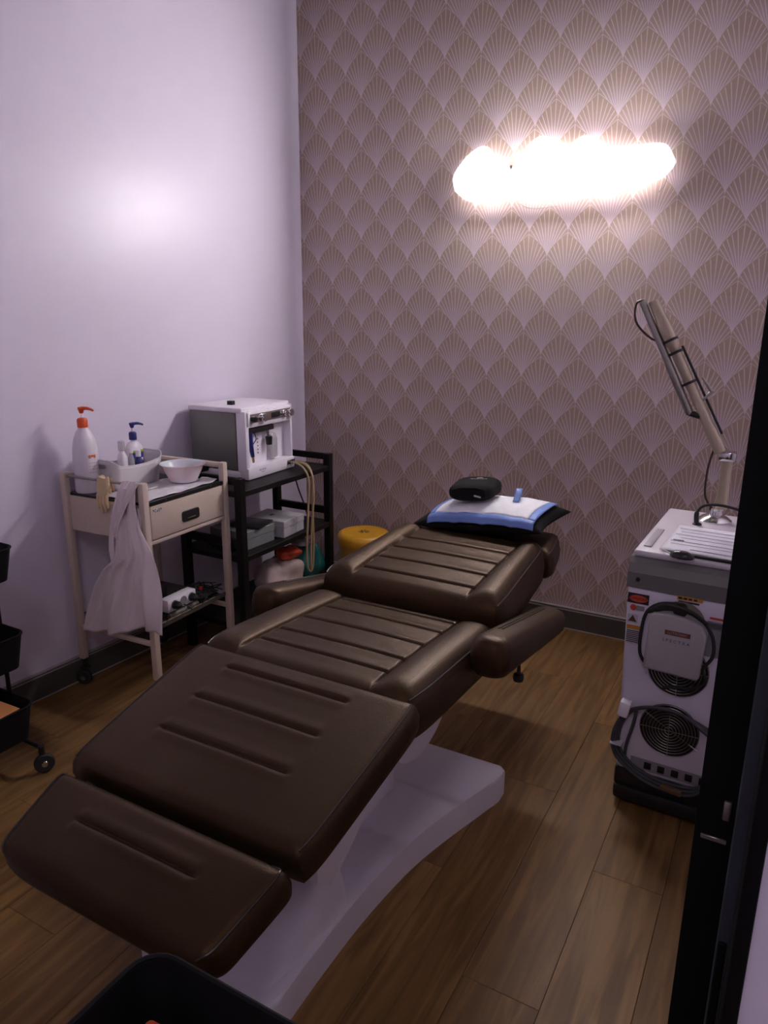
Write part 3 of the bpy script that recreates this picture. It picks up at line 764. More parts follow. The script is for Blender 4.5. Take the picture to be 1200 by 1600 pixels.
def sw(pts, w0, w1, name, dy=0.0):
    pp = smooth_path(pts, 8); n = len(pp)
    def fn(a, b):
        i_ = min(n-1, int(round(b*(n-1)))); q = pp[i_]; w = (w0+(w1-w0)*b)
        return (q.x+(a-0.5)*w, q.y+dy+0.004*math.sin(a*9+b*5), q.z)
    MB().grid(fn, 8, n-1).build(name, M_APRON, AP, solid=0.0008)
sw([(0.082, -0.016, 0.012), (0.050, -0.034, -0.06), (0.018, -0.046, -0.14), (0.008, -0.044, -0.195)], 0.045, 0.012, 'tie')
sw([(0.012, -0.012, -0.02), (-0.022, -0.024, -0.12), (-0.040, -0.03, -0.24), (-0.020, -0.03, -0.34), (0.012, -0.034, -0.40)], 0.030, 0.036, 'loop')
sw([(0.088, -0.010, -0.08), (0.100, -0.022, -0.16), (0.106, -0.03, -0.25)], 0.016, 0.020, 'tie')

# latex glove over the rail
GL = thing('latex_glove', 'pale yellow latex glove draped over the trolley rail beside apron', 'glove', tp(0.018, -DY, 0.853), (0, 0, P(2.3)))
M_LATEX = mat('latex', (0.68, 0.53, 0.32), rough=0.55, sss=0.2, noise=0.08, nscale=60)
def glv(a, b):
    ang = 2*math.pi*a
    w = interp([(0, 0.026), (0.3, 0.032), (0.7, 0.030), (1, 0.026)], b)
    return (math.cos(ang)*w-0.004*b, -0.012-0.006*b+math.sin(ang)*0.010+0.003*math.sin(ang*4), 0.018-0.07*b+0.004*math.cos(ang*3))
mb = MB().grid(glv, 24, 10); mb.add([glv(k/24, 0) for k in range(24)], [tuple(range(24))]); mb.add([glv(k/24, 1) for k in range(24)], [tuple(range(24))])
mb.build('palm', M_LATEX, GL, angle=80)
for k, (x0, x1, l) in enumerate(((-0.022, -0.026, 0.052), (-0.009, -0.010, 0.066), (0.004, 0.006, 0.060), (0.015, 0.020, 0.045))):
    MB().tube([(x0, -0.018, -0.045), (x0*0.5+x1*0.5, -0.021, -0.05-l*0.5), (x1, -0.017, -0.05-l)], [0.008, 0.007, 0.004], 8).build('finger', M_LATEX, GL)
MB().tube([(0.024, -0.014, -0.005), (0.036, -0.020, -0.020), (0.040, -0.019, -0.038)], [0.009, 0.008, 0.004], 8).build('finger', M_LATEX, GL)
MB().grid(lambda a, b: (-0.024+0.046*a, 0.006+0.010*b, 0.012-0.05*b), 8, 8).build('cuff', M_LATEX, GL, solid=0.0015)

# power strip, cables and transformer on the lower shelf
PS = thing('power_strip', 'white power strip with plugs on the trolley lower shelf', 'power strip', tp(0.135, -0.02, 0.322), (P(0), 0, P(2.3)))
MB().box((0, 0, 0.026), (0.045, 0.16, 0.052), 0.006).build('body', M_WHITEP, PS)
for yy in (-0.045, 0.005, 0.05):
    MB().at((0.023, yy, 0.026), (0, R90, 0)).lathe([(0.018, 0), (0.018, 0.002), (0, 0.002)], 18).build('socket', mat('socket_grey', (0.25, 0.23, 0.22), rough=0.5), PS)
for yy in (-0.045, 0.05):
    MB().at((0.025, yy, 0.026), (0, R90, 0)).lathe([(0.016, 0), (0.016, 0.018), (0.010, 0.026), (0.005, 0.034), (0, 0.034)], 16).build('plug', M_BLACK, PS)
o = MB().at((0, 0, 0), (R90, 0, 0)).lathe([(0, -0.08), (0.010, -0.08), (0.010, 0.08), (0, 0.08)], 14).build('grey_tube', mat('tube_grey', (0.15, 0.14, 0.11), rough=0.5), None)
o.location = tp(0.160, -0.02, 0.311); o.rotation_euler = (0, 0, P(2.3)); tag(o, 'dull grey tube lying below the power strip', 'tube')
o = MB().box((0, 0, 0.045), (0.10, 0.12, 0.09), 0.01).build('transformer_box', M_BLACK, None)
o.location = tp(0.02, -0.06, 0.301); o.rotation_euler = (0, 0, P(12)); tag(o, 'black adapter box behind the white power strip', 'adapter')
cab = MB(); rnd = random.Random(5)
for k in range(15):
    pts = []; cx_, cy_ = 0.115+rnd.uniform(-.03, .04), 0.11+rnd.uniform(-.05, .04)
    for q in range(9):
        pts.append((cx_+rnd.uniform(-.045, .045), cy_+rnd.uniform(-.075, .065), 0.308+rnd.uniform(0, .068)*(0.4+0.6*rnd.random())))
    cab.tube(smooth_path(pts, 6), 0.0026, 6)
o = cab.build('cable_tangle', M_RUBBER, None); o.location = tp(0, 0, 0); o.location.z = 0; o.rotation_euler = (0, 0, P(2.3))
tag(o, 'tangle of thin black cables beside the power strip', 'cables', kind='stuff')
o = MB().box((0, 0, 0.008), (0.012, 0.010, 0.016), 0.002).build('red_plug', mat('red_plastic', (0.45, 0.03, 0.02), rough=0.4), None)
o.location = tp(0.150, 0.095, 0.352); tag(o, 'tiny red connector in the black cable tangle', 'connector')

# ================================================================ black shelf unit
SX0, SX1, SY0, SY1 = 0.075, 0.42, -1.045, -0.365
SU = thing('shelf_unit', 'black wooden open shelf unit in the corner under the white machine', 'shelf', ((SX0+SX1)/2, (SY0+SY1)/2, 0))
hx, hy, pw = (SX1-SX0)/2, (SY1-SY0)/2, 0.034
for sx in (-1, 1):
    for sy in (-1, 1):
        MB().box((sx*(hx-pw/2), sy*(hy-pw/2), 0.40), (pw, pw, 0.80), 0.002, 1).build('post', M_BLACKW, SU, smooth=False)
for zz in (0.733, 0.455, 0.15):
    MB().box((0, 0, zz), (2*hx-0.004, 2*hy-0.004, 0.024), 0.002, 1).build('shelf', M_BLACKW, SU, smooth=False)
for sy in (-1, 1):
    for zz, hh in ((0.785, 0.03), (0.52, 0.035)):
        MB().box((0, sy*(hy-pw/2), zz), (2*hx-2*pw, 0.018, hh), 0.002, 1).build('side_rail', M_BLACKW, SU, smooth=False)
MB().box((-(hx-0.012), 0, 0.785), (0.016, 2*hy-2*pw, 0.03), 0.002, 1).build('back_rail', M_BLACKW, SU, smooth=False)

# ================================================================ white facial machine
MX0, MX1, MY0, MY1, MZ = -0.004, 0.280, -0.865, -0.512, 0.7465
FM = thing('facial_machine', 'white and grey countertop facial machine with control knobs and hoses', 'machine', ((MX0+MX1)/2, (MY0+MY1)/2, MZ), (0, 0, P(2.5)))
FM.scale = (1, 1, 0.925)
md, mw, mh = MX1-MX0, MY1-MY0, 0.335
M_GREYSIDE = mat('grey_side_panel', (0.20, 0.20, 0.18), rough=0.4, metal=0.2, noise=0.05, nscale=300)
MB().box((-0.018, 0, 0.03+0.145), (md-0.036, mw, 0.27), 0.004).build('housing', M_GREYSIDE, FM)
MB().box((-0.005, 0, 0.02), (md-0.02, mw+0.004, 0.036), 0.006).build('bottom_tray', M_WHITEP, FM)
lid = MB().box((-0.003, 0, 0.322), (md+0.004, mw+0.010, 0.024), 0.007, 3).build('lid', M_WHITEP, FM)
MB().box((0.02, -0.09, 0.343), (0.026, 0.024, 0.020), 0.002).build('black_block', M_BLACK, lid)
# front shell with recess
fr_ = MB(); fx = md/2-0.018
fr_.box((fx+0.010, -mw/2+0.012, 0.160), (0.05, 0.026, 0.318), 0.006)
fr_.box((fx+0.010, mw/2-0.008, 0.160), (0.05, 0.016, 0.318), 0.005)
fr_.box((fx+0.014, 0, 0.028), (0.058, mw, 0.056), 0.006)
fr_.box((fx+0.010, 0, 0.278), (0.050, mw, 0.076), 0.006)
fr_.box((fx-0.012, 0, 0.15), (0.010, mw-0.02, 0.24))
fr = fr_.build('front_shell', M_WHITEP, FM)
ff = fx+0.0355
MB().box((ff, 0.008, 0.282), (0.002, mw-0.05, 0.042), 0.0008).build('control_strip', M_CHROME, fr)
MB().box((ff+0.0012, 0.045, 0.282), (0.002, 0.066, 0.026), 0.0006).build('display', M_BLACK, fr)
for yy, m_, r_ in ((-0.125, M_BLACK, 0.013), (-0.055, M_CHROME, 0.019), (0.112, M_CHROME, 0.012), (0.150, M_CHROME, 0.018)):
    MB().at((ff, yy, 0.28), (0, R90, 0)).lathe([(r_*0.9, 0), (r_, 0.003), (r_, 0.016), (r_*0.88, 0.019), (0, 0.020)], 20).build('knob', m_, fr)
# recess contents: holder block, hand pieces, bottle, dots
rx = fx-0.004
MB().box((rx+0.012, -0.045, 0.222), (0.028, 0.19, 0.026), 0.004).build('handpiece_rack', M_BLACK, fr)
MB().tube([(rx+0.018, -0.125, 0.215), (rx+0.022, -0.124, 0.16), (rx+0.025, -0.115, 0.10)], [0.013, 0.012, 0.008], 10).build('handpiece', M_NAVY, fr)
MB().tube([(rx+0.025, -0.115, 0.10), (rx+0.026, -0.112, 0.072)], [0.006, 0.005], 10).build('handpiece_tip', mat('brass', (0.5, 0.33, 0.14), rough=0.4, metal=0.6), fr)
MB().tube([(rx+0.016, 0.010, 0.22), (rx+0.020, 0.014, 0.17)], [0.007, 0.006], 10).build('nozzle', M_STEEL, fr)
MB().tube([(rx+0.020, 0.014, 0.178), (rx+0.021, 0.015, 0.138)], [0.016, 0.013], 10).build('nozzle_cup', M_BLACK, fr)
MB().at((rx+0.006, 0.060, 0.068)).lathe([(0.030, 0), (0.032, 0.004), (0.032, 0.09), (0.022, 0.115), (0.012, 0.12)], 20, sx=0.5).build('liquid_bottle', M_CLEAR, fr)
MB().tube(smooth_path([(rx+0.014, -0.085, 0.212), (rx+0.02, -0.080, 0.18), (rx+0.016, -0.098, 0.155), (rx+0.02, -0.108, 0.14)], 6), 0.0022, 6).build('blue_wire', M_NAVY, fr)
for k in range(5): MB().at((rx-0.001, -0.042, 0.105+k*0.017), (0, R90, 0)).lathe([(0.0028, 0), (0.0028, 0.002), (0, 0.002)], 10).build('port', M_BLACK, fr)
lp = MB()
for k, w_ in enumerate((0.009, 0.006, 0.008, 0.007)): lp.box((fx+0.0432, -0.095+k*0.013, 0.036), (0.0008, w_, 0.009))
lp.box((fx+0.0432, -0.072, 0.025), (0.0008, 0.026, 0.003)); lp.build('logo_print', mat('faint_print', (0.45, 0.42, 0.46), rough=0.5), fr, smooth=False)
MB().box((fx+0.043, 0.145, 0.032), (0.004, 0.066, 0.022), 0.001).build('hose_plate', M_CHROME, fr)
for yy in (0.125, 0.145, 0.165): MB().at((fx+0.045, yy, 0.03), (0, R90, 0)).lathe([(0.006, 0), (0.006, 0.010), (0.003, 0.010)], 12).build('hose_port', M_BLACK, fr)
M_HOSE = mat('beige_hose', (0.46, 0.33, 0.17), rough=0.4, spec=0.5)
h0 = Vector((fx+0.05, 0.128, 0.030)); hx_ = fx+0.190
MB().tube(smooth_path([h0, (fx+0.09, 0.115, 0.035), (fx+0.15, 0.085, 0.022), (hx_, 0.066, -0.03), (hx_+0.004, 0.052, -0.16), (hx_+0.004, 0.034, -0.36), (hx_+0.006, 0.034, -0.46), (hx_+0.012, 0.048, -0.492), (hx_+0.014, 0.066, -0.46), (hx_+0.012, 0.078, -0.34), (hx_+0.008, 0.082, -0.16), (hx_+0.004, 0.092, -0.02), (fx+0.14, 0.118, 0.030), (fx+0.05, 0.148, 0.030)], 8), 0.0048, 8).build('hose', M_HOSE, fr)
MB().tube(smooth_path([(fx+0.05, 0.165, 0.030), (fx+0.10, 0.150, 0.036), (fx+0.17, 0.112, 0.012), (hx_+0.012, 0.088, -0.10), (hx_+0.012, 0.066, -0.26), (hx_+0.014, 0.052, -0.40), (hx_+0.016, 0.050, -0.485)], 8), 0.0045, 8).build('hose', M_HOSE, fr)
MB().tube(smooth_path([(fx-0.10, 0.19, 0.05), (fx-0.06, 0.225, 0.05), (fx-0.03, 0.25, 0.0), (fx-0.01, 0.28, -0.14), (fx+0.02, 0.295, -0.25), (fx+0.05, 0.305, -0.40)], 8), 0.0035, 8).build('power_cable', M_RUBBER, FM)

# boxes and bags on the lower shelves
M_BOXW = mat('box_white', (0.52, 0.50, 0.52), rough=0.5, noise=0.05)
def carton(name, label, loc, size, rz, m):
    C_ = thing(name, label, 'box', loc, (0, 0, rz))
    b_ = MB().box((0, 0, size[2]/2), (size[0], size[1], size[2]), 0.002, 1).build('body', m, C_, smooth=False)
    l_ = MB().box((0, 0, size[2]*0.80), (size[0]+0.003, size[1]+0.003, size[2]*0.42), 0.0015, 1).build('lid', m, C_, smooth=False)
    return l_
l_ = carton('carton_box', 'white cardboard box right of the grey box on middle black shelf', (0.29, -0.655, 0.4675), (0.20, 0.17, 0.075), P(4), M_BOXW)
MB().box((-0.02, 0.0, 0.0755), (0.02, 0.03, 0.001)).build('print', M_BLACK, l_, smooth=False)
carton('carton_box', 'grey cardboard box left of the white box on middle shelf', (0.27, -0.865, 0.4675), (0.20, 0.19, 0.078), P(-2), mat('box_grey', (0.23, 0.24, 0.24), rough=0.5, noise=0.08))
o = MB().box((0, 0, 0.006), (0.15, 0.13, 0.012), 0.002).build('black_folder', M_BLACK, None)
o.location = (0.30, -0.845, 0.5475); o.rotation_euler = (0, 0, P(10)); tag(o, 'thin black folder lying on the grey cardboard box', 'folder')
def lump(name, label, loc, size, m, seed, cat='bag'):
    r_ = random.Random(seed); ph = [r_.uniform(0, 6) for _ in range(6)]
    def fn(a, b):
        t = 2*math.pi*a; q = math.pi*b
        k = 1+0.10*math.sin(3*t+ph[0]+2*q)+0.07*math.sin(7*t+ph[1])*math.sin(q)+0.06*math.sin(5*q+ph[2]+t)
        z = -math.cos(q)
        return (size[0]/2*math.sin(q)**0.7*math.cos(t)*k, size[1]/2*math.sin(q)**0.7*math.sin(t)*k, size[2]/2*(1+z*(1 if z < 0 else k)))
    o = MB().grid(fn, 36, 22).build(name, m, None, angle=75); o.location = loc
    return tag(o, label, cat)
lump('plastic_bag', 'crumpled pinkish white plastic bag on the bottom shelf', (0.30, -0.66, 0.163), (0.20, 0.26, 0.17), mat('bag_pale', (0.52, 0.40, 0.36), rough=0.45, noise=0.15, nscale=25, bump=0.5, bscale=40), 3)
lump('plastic_bag', 'bright red plastic bag behind the beige hoses on bottom shelf', (0.33, -0.615, 0.33), (0.10, 0.13, 0.055), mat('bag_red', (0.62, 0.07, 0.03), rough=0.45, bump=0.4, bscale=50), 5)
lump('plastic_bag', 'dark teal plastic bag beside the red bag on bottom shelf', (0.315, -0.455, 0.163), (0.17, 0.15, 0.20), mat('bag_teal', (0.01, 0.12, 0.11), rough=0.4, bump=0.5, bscale=40), 9)
lump('paper_packet', 'small white packet on top of the teal bag', (0.30, -0.47, 0.352), (0.12, 0.10, 0.03), mat('packet_white', (0.45, 0.43, 0.43), rough=0.5), 12, 'packet')

# ================================================================ yellow bin
BN = thing('pedal_bin', 'round yellow clinical waste bin with lid near the patterned wall', 'bin', (0.508, -0.222, 0))
BN.scale = (1.1, 1.1, 1.1)
M_YEL = mat('yellow_plastic', (0.72, 0.36, 0.015), rough=0.4, noise=0.06, nscale=20)
M_YELD = mat('yellow_tub', (0.50, 0.27, 0.04), rough=0.45, noise=0.1, nscale=20)
MB().lathe([(0, 0), (0.092, 0), (0.096, 0.006), (0.112, 0.29), (0.117, 0.292), (0.117, 0.302), (0.110, 0.302), (0.094, 0.012), (0, 0.010)], 40).build('tub', M_YELD, BN)
ld = MB().lathe([(0.120, 0.304), (0.123, 0.312), (0.122, 0.332), (0.114, 0.346), (0.102, 0.351), (0.098, 0.348), (0.05, 0.350), (0, 0.3505)], 40).build('lid', M_YEL, BN)
MB().tube([(0.10, 0.055, 0.325), (0.125, 0.068, 0.338), (0.142, 0.078, 0.345)], [0.016, 0.018, 0.012], 10).build('lid_tab', M_YEL, ld)
em = MB().at((0, 0, 0.3512), (0, 0, P(40)))
for k in range(3):
    a = P(90+120*k); em.tube([(0.016*math.cos(a)+0.010*math.cos(t_), 0.016*math.sin(a)+0.010*math.sin(t_), 0) for t_ in [a+P(40)+P(280)*q/10 for q in range(11)]], 0.0018, 4)
em.build('symbol', mat('symbol_dark', (0.10, 0.05, 0.01), rough=0.5), ld)
MB().tube([(0.113*math.cos(P(t_)), 0.113*math.sin(P(t_)), 0.3035) for t_ in range(-80, 40, 8)], 0.0025, 6).build('liner_edge', M_BLACK, BN)

# ================================================================ laser device
LX0, LX1, LY0, LY1 = 1.972, 2.300, -1.205, -0.62
LZ = Vector(((LX0+LX1)/2, (LY0+LY1)/2, 0))
LS = thing('laser_device', 'white upright laser device with articulated arm and fan grilles', 'laser device', LZ, (0, 0, P(-1.5)))
lw, ll = LX1-LX0, LY1-LY0
M_LWHITE = mat('laser_white', (0.78, 0.72, 0.83), rough=0.4, noise=0.02)
M_LGREY = mat('laser_grey_band', (0.16, 0.155, 0.145), rough=0.4)
M_LTOP = mat('laser_top', (0.66, 0.61, 0.66), rough=0.35)
TAP = lambda z: 1-0.10*max(0.0, (0.70-z)/0.58)
def taper(mb):
    mb.v = [(x_*TAP(z_), y_, z_) for x_, y_, z_ in mb.v]; return mb
taper(MB().box((0, 0, 0.405), (lw, ll, 0.59), 0.016, 3)).build('body', M_LWHITE, LS)
# sloping grey top band and white top
tb = MB(); cs_ = []
prof = [(-ll/2-0.002, 0.695), (-ll/2-0.002, 0.74), (-ll/2+0.012, 0.765), (-ll/2+0.03, 0.778), (ll/2, 0.778), (ll/2, 0.695)]
n = len(prof)
tb.add([(-lw/2-0.002, y, z) for y, z in prof]+[(lw/2+0.002, y, z) for y, z in prof], [tuple(range(n)), tuple(range(2*n-1, n-1, -1))]+[(i, n+i, n+(i+1) % n, (i+1) % n) for i in range(n)])
tb.build('top_band', M_LGREY, LS, smooth=False)
tt = MB().box((0, 0.014, 0.787), (lw-0.004, ll-0.030, 0.020), 0.008, 3).build('top_plate', M_LTOP, LS)
MB().box((-lw/2+0.030, -0.115, 0.799), (0.022, 0.20, 0.004), 0.002).build('grip_recess', mat('grip_grey', (0.42, 0.38, 0.42), rough=0.4), tt)
MB().at((-lw/2+0.028, -ll/2-0.004, 0.722), (R90, 0, 0)).lathe([(0.006, 0), (0.006, 0.002), (0, 0.002)], 12).build('screw', M_BLACK, LS)
# plinth and casters
MB().box((0, 0.0, 0.085), (lw-0.030, ll+0.006, 0.07), 0.012).box((0, -ll/2+0.02, 0.04), (lw-0.034, 0.07, 0.05), 0.012).box((0, ll/2-0.05, 0.04), (lw-0.034, 0.10, 0.05), 0.012).build('plinth', M_BLACK, LS)
for sx in (-1, 1):
    for yy in (-ll/2+0.03, ll/2-0.06):
        MB().at((sx*(lw/2-0.045), yy, 0.035), (0, R90, 0)).lathe([(0.015, -0.016), (0.033, -0.015), (0.035, -0.008), (0.035, 0.008), (0.033, 0.015), (0.015, 0.016)], 20).build('caster', M_RUBBER, LS)
fy = -ll/2-0.001
def grille(cx_, cz_, R_):
    g = MB().at((cx_, fy, cz_), (R90, 0, 0)).lathe([(0, 0.001), (R_, 0.001), (R_, 0.002)], 36, close=False).build('fan_grille', M_BLACK, LS)
    for k in range(9):
        r_ = R_*(0.14+0.105*k)
        MB().at((cx_, fy-0.004, cz_), (R90, 0, 0)).tube([(r_*math.cos(2*math.pi*q/36), r_*math.sin(2*math.pi*q/36), 0) for q in range(36)], 0.0010, 5, closed=True).build('ring', M_STEEL, g)
    for a in (0, 90):
        c_, s_ = math.cos(P(a+2))*R_, math.sin(P(a+2))*R_
        MB().tube([(cx_-c_, fy-0.006, cz_-s_), (cx_+c_, fy-0.006, cz_+s_)], 0.0012, 5).build('spoke', M_STEEL, g)
    return g
grille(-0.004, 0.475, 0.082)
g2 = grille(-0.008, 0.282, 0.082)
MB().tube([(-0.09, fy-0.010, 0.335), (0.075, fy-0.010, 0.245)], 0.0012, 5).build('stay_wire', M_CHROME, g2)
# rating and warning labels
M_LBK = mat('label_black', (0.015, 0.015, 0.02), rough=0.5); M_LRED = mat('label_red', (0.62, 0.07, 0.03), rough=0.5)
M_LOR = mat('label_orange', (0.60, 0.27, 0.03), rough=0.5); M_LGR = mat('label_grey', (0.30, 0.28, 0.30), rough=0.5); M_LW = mat('label_white', (0.6, 0.57, 0.6), rough=0.5)
def plate(cx_, cz_, w_, h_, m, nm, lay=1, par=None):
    return MB().box((cx_, fy-0.0006*lay, cz_), (w_, 0.0012, h_)).build(nm, m, par or LS, smooth=False)
d_ = plate(-0.130, 0.664, 0.058, 0.030, M_LBK, 'warning_label')
MB().at((-0.129, fy-0.0014, 0.664), (R90, 0, 0)).lathe([(0, 0.0), (0.025, 0.0), (0.025, 0.0006), (0, 0.0006)], 28, sy=0.42).build('oval', M_LRED, d_)
text('DANGER', 0.0115, (-0.129, fy-0.0026, 0.664), (R90, 0, 0), M_LBK, d_, 'lettering', 0.0002)
MB().at((-0.141, fy-0.0008, 0.636), (R90, 0, 0)).lathe([(0.009, 0), (0.009, 0.001), (0, 0.001)], 18).build('red_dot', M_LRED, LS)
plate(-0.122, 0.636, 0.022, 0.014, M_LGR, 'text_label')
w_ = plate(-0.140, 0.602, 0.028, 0.026, M_LW, 'warning_label')
MB().add([(-0.152, fy-0.0018, 0.593), (-0.128, fy-0.0018, 0.593), (-0.140, fy-0.0018, 0.613)], [(0, 1, 2)]).build('triangle', mat('tri_dark', (0.10, 0.05, 0.02), rough=0.5), w_, smooth=False, solid=0.0004)
l_ = plate(-0.132, 0.553, 0.044, 0.058, M_LW, 'rating_label')
plate(-0.132, 0.576, 0.044, 0.012, M_LOR, 'label_header', 3, l_)
for k in range(7): plate(-0.133, 0.564-k*0.0055, 0.040, 0.0022, M_LBK, 'text_line', 3, l_)
y_ = plate(0.005, 0.690, 0.066, 0.011, M_LOR, 'warning_label')
for k in range(4): plate(-0.020+k*0.013, 0.690, 0.009, 0.005, M_LBK, 'text_line', 3, y_)
plate(0.003, 0.6795, 0.054, 0.0045, M_LBK, 'text_label')
r_ = plate(0.085, 0.648, 0.05, 0.006, M_LRED, 'red_label'); plate(0.085, 0.628, 0.06, 0.022, M_LGR, 'text_label')
plate(0.080, 0.585, 0.06, 0.10, M_LGR, 'rating_label')
for k in range(5): MB().box((-0.055+k*0.038, fy-0.002, 0.148), (0.020, 0.004, 0.022), 0.002).build('socket', M_BLACK, LS)
plate(0.0, 0.148, 0.21, 0.036, M_LGR, 'socket_panel', 1)
# half-disc cable bracket and hook
o = MB().at((0.0, fy, 0.618), (R90, 0, 0)).prism(arc(-0.01, 0.000, 0.062, -20, 200, 22), 0.0, 0.006, 0.002).build('cable_bracket', mat('bracket_taupe', (0.20, 0.16, 0.125), rough=0.45), LS)
MB().at((-0.012, fy-0.006, 0.664), (R90, 0, 0)).lathe([(0.014, 0), (0.014, 0.022), (0.018, 0.026), (0.018, 0.032), (0, 0.034)], 18).build('hook', M_BLACK, o)
# hanging foot pedal box with black lead (a thing of its own)
FP = thing('foot_pedal', 'grey white foot pedal box with black lead hung on the laser', 'foot pedal', (LZ.x-0.016, LZ.y, 0.032), (0, 0, P(-1.5)))
fpy = -ll/2-0.030
def pedal(a, b):
    pass
out = [(-0.078, -0.082), (-0.072, -0.088), (0.062, -0.092), (0.070, -0.084), (0.076, 0.040), (0.062, 0.070), (0.030, 0.082), (-0.020, 0.088), (-0.064, 0.084), (-0.074, 0.074)]
pb = MB().at((0.002, fpy+0.018, 0.535), (R90, 0, 0)).prism(out, 0.0, 0.038, 0.008).build('housing', mat('pedal_grey', (0.42, 0.40, 0.40), rough=0.42, noise=0.03), FP, angle=50)
q_ = MB().box((0.006, fpy-0.0205, 0.570), (0.066, 0.0014, 0.013)).build('brand_bar', mat('bar_red', (0.14, 0.035, 0.025), rough=0.4), pb, smooth=False)
text('LUTRONIC', 0.0105, (0.006, fpy-0.0216, 0.570), (R90, 0, 0), mat('bar_text', (0.40, 0.30, 0.27), rough=0.5), q_, 'lettering', 0.0002)
text('S P E C T R A', 0.0125, (0.004, fpy-0.0206, 0.546), (R90, 0, 0), mat('purple_text', (0.10, 0.07, 0.20), rough=0.5), pb, 'lettering', 0.0003)
lead = [(0.0, fpy-0.004, 0.652), (-0.05, fpy-0.006, 0.642), (-0.082, fpy-0.004, 0.61), (-0.092, fpy-0.002, 0.55), (-0.090, fpy, 0.485), (-0.072, fpy+0.002, 0.452)]
MB().tube(smooth_path(lead, 7), 0.0048, 8).build('lead', M_RUBBER, FP)
lead = [(-0.066, fpy-0.003, 0.632), (-0.03, fpy-0.010, 0.644), (0.02, fpy-0.012, 0.640), (0.06, fpy-0.008, 0.62), (0.092, fpy-0.006, 0.575), (0.098, fpy-0.004, 0.52), (0.078, fpy-0.002, 0.475), (0.088, fpy, 0.44), (0.055, fpy+0.012, 0.405), (0.0, fpy+0.020, 0.392), (-0.02, fpy+0.024, 0.378)]
MB().tube(smooth_path(lead, 7), 0.0048, 8).build('lead', M_RUBBER, FP)
for k in range(4):
    lead = [(-0.078+0.003*k, fpy-0.004-0.004*k, 0.612+0.004*k), (-0.03, fpy-0.010-0.005*k, 0.632+0.006*k), (0.03, fpy-0.010-0.005*k, 0.632+0.004*k), (0.075, fpy-0.004-0.004*k, 0.606+0.003*k)]
    MB().tube(smooth_path(lead, 7), 0.0046, 8).build('lead', M_RUBBER, FP)
# coiled grey mains lead (part of the laser)
M_LEAD = mat('grey_lead', (0.06, 0.062, 0.07), rough=0.4)
for k in range(3):
    o_ = 0.006*k
    lead = [(0.10, fy-0.02-o_, 0.325-o_), (0.02, fy-0.024-o_, 0.352+o_*0.7), (-0.06, fy-0.022-o_, 0.350+o_*0.6), (-0.118-o_*0.6, fy-0.018, 0.315), (-0.142-o_*1.1, fy-0.016-o_, 0.25), (-0.135-o_, fy-0.018-o_, 0.19-o_), (-0.085, fy-0.022-o_, 0.145-o_*1.2), (-0.01, fy-0.026-o_, 0.128-o_*1.4), (0.07, fy-0.024-o_, 0.132-o_*1.4), (0.12, fy-0.02-o_, 0.16)]
    MB().tube(smooth_path(lead, 7), 0.0052, 8).build('mains_lead', M_LEAD, LS)
MB().tube(smooth_path([(-0.10, fy-0.012, 0.335), (-0.105, fy-0.016, 0.28), (-0.118, fy-0.018, 0.21), (-0.120, fy-0.016, 0.165)], 6), 0.005, 8).build('mains_lead', M_LEAD, LS)
pl = MB().at((-0.132, fy-0.026, 0.330), (0, P(8), 0)).box((0, 0, 0), (0.030, 0.034, 0.048), 0.005).build('mains_plug', M_WHITEP, LS)
MB().at((-0.145, fy-0.030, 0.214), (0, 0, 0)).box((0.0, 0, 0), (0.034, 0.03, 0.004), 0.001).build('cable_tie', M_LW, LS)
MB().at((0.02, fy-0.040, 0.118), (0, P(6), 0)).box((0, 0, 0), (0.060, 0.02, 0.014), 0.003).build('lead_tag', mat('tag_brown', (0.16, 0.08, 0.035), rough=0.6), LS)
# articulated arm
def lpt(x, y, z):
    q = Matrix.Rotation(-P(-1.5), 4, 'Z') @ (Vector((x, y, z))-LZ); return (q.x, q.y, q.z)
M_ARM = mat('arm_metal', (0.50, 0.42, 0.31), rough=0.35, metal=0.45)
ARM = MB().lathe([(0, 0), (0.052, 0), (0.052, 0.004), (0.040, 0.014), (0.022, 0.022), (0.020, 0.034), (0.024, 0.036), (0.024, 0.044), (0.016, 0.046), (0, 0.046)], 32, lpt(2.135, -0.72, 0.797)).build('arm_base', M_CHROME, LS)
MB().tube([lpt(2.150, -0.72, 0.84), lpt(2.150, -0.72, 1.00)], 0.017, 16).build('arm_post', M_ARM, ARM)
MB().box(lpt(2.150, -0.72, 1.012), (0.05, 0.045, 0.03), 0.006).build('arm_joint', M_CHROME, ARM)
A0, A1 = Vector((2.128, -0.735, 1.025)), Vector((1.880, -0.735, 1.487))
dA = A1-A0
def alng(t, off=0.0, dy=0.0):
    nrm = Vector((-dA.z, 0, dA.x)).normalized()*-1
    q = A0+dA*t+nrm*off; return lpt(q.x, q.y+dy, q.z)
MB().tube([alng(0.0), alng(0.16), alng(0.17), alng(0.70), alng(0.72), alng(0.86), alng(0.87), alng(1.0)], [0.018, 0.019, 0.016, 0.016, 0.021, 0.021, 0.018, 0.017], 16).build('arm_tube', M_ARM, ARM)
MB().tube([alng(0.28, -0.036), alng(0.30, -0.036), alng(0.60, -0.034), alng(0.62, -0.033), alng(1.03, -0.030)], [0.009, 0.013, 0.013, 0.012, 0.011], 12).build('arm_tube', M_STEEL, ARM)
MB().tube([alng(0.10, 0.026), alng(0.68, 0.024)], 0.004, 10).build('fringe_rod', M_BLACK, ARM)  # thin dark rod added to imitate the lens colour fringe beside the arm
for t in (0.46, 0.66, 0.74):
    MB().tube([alng(t, -0.040), alng(t, 0.020)], 0.0155, 10).build('arm_clamp', M_BLACK, ARM) if False else MB().tube([alng(t-0.008), alng(t+0.008)], 0.0235, 14).build('arm_clamp', M_BLACK, ARM)
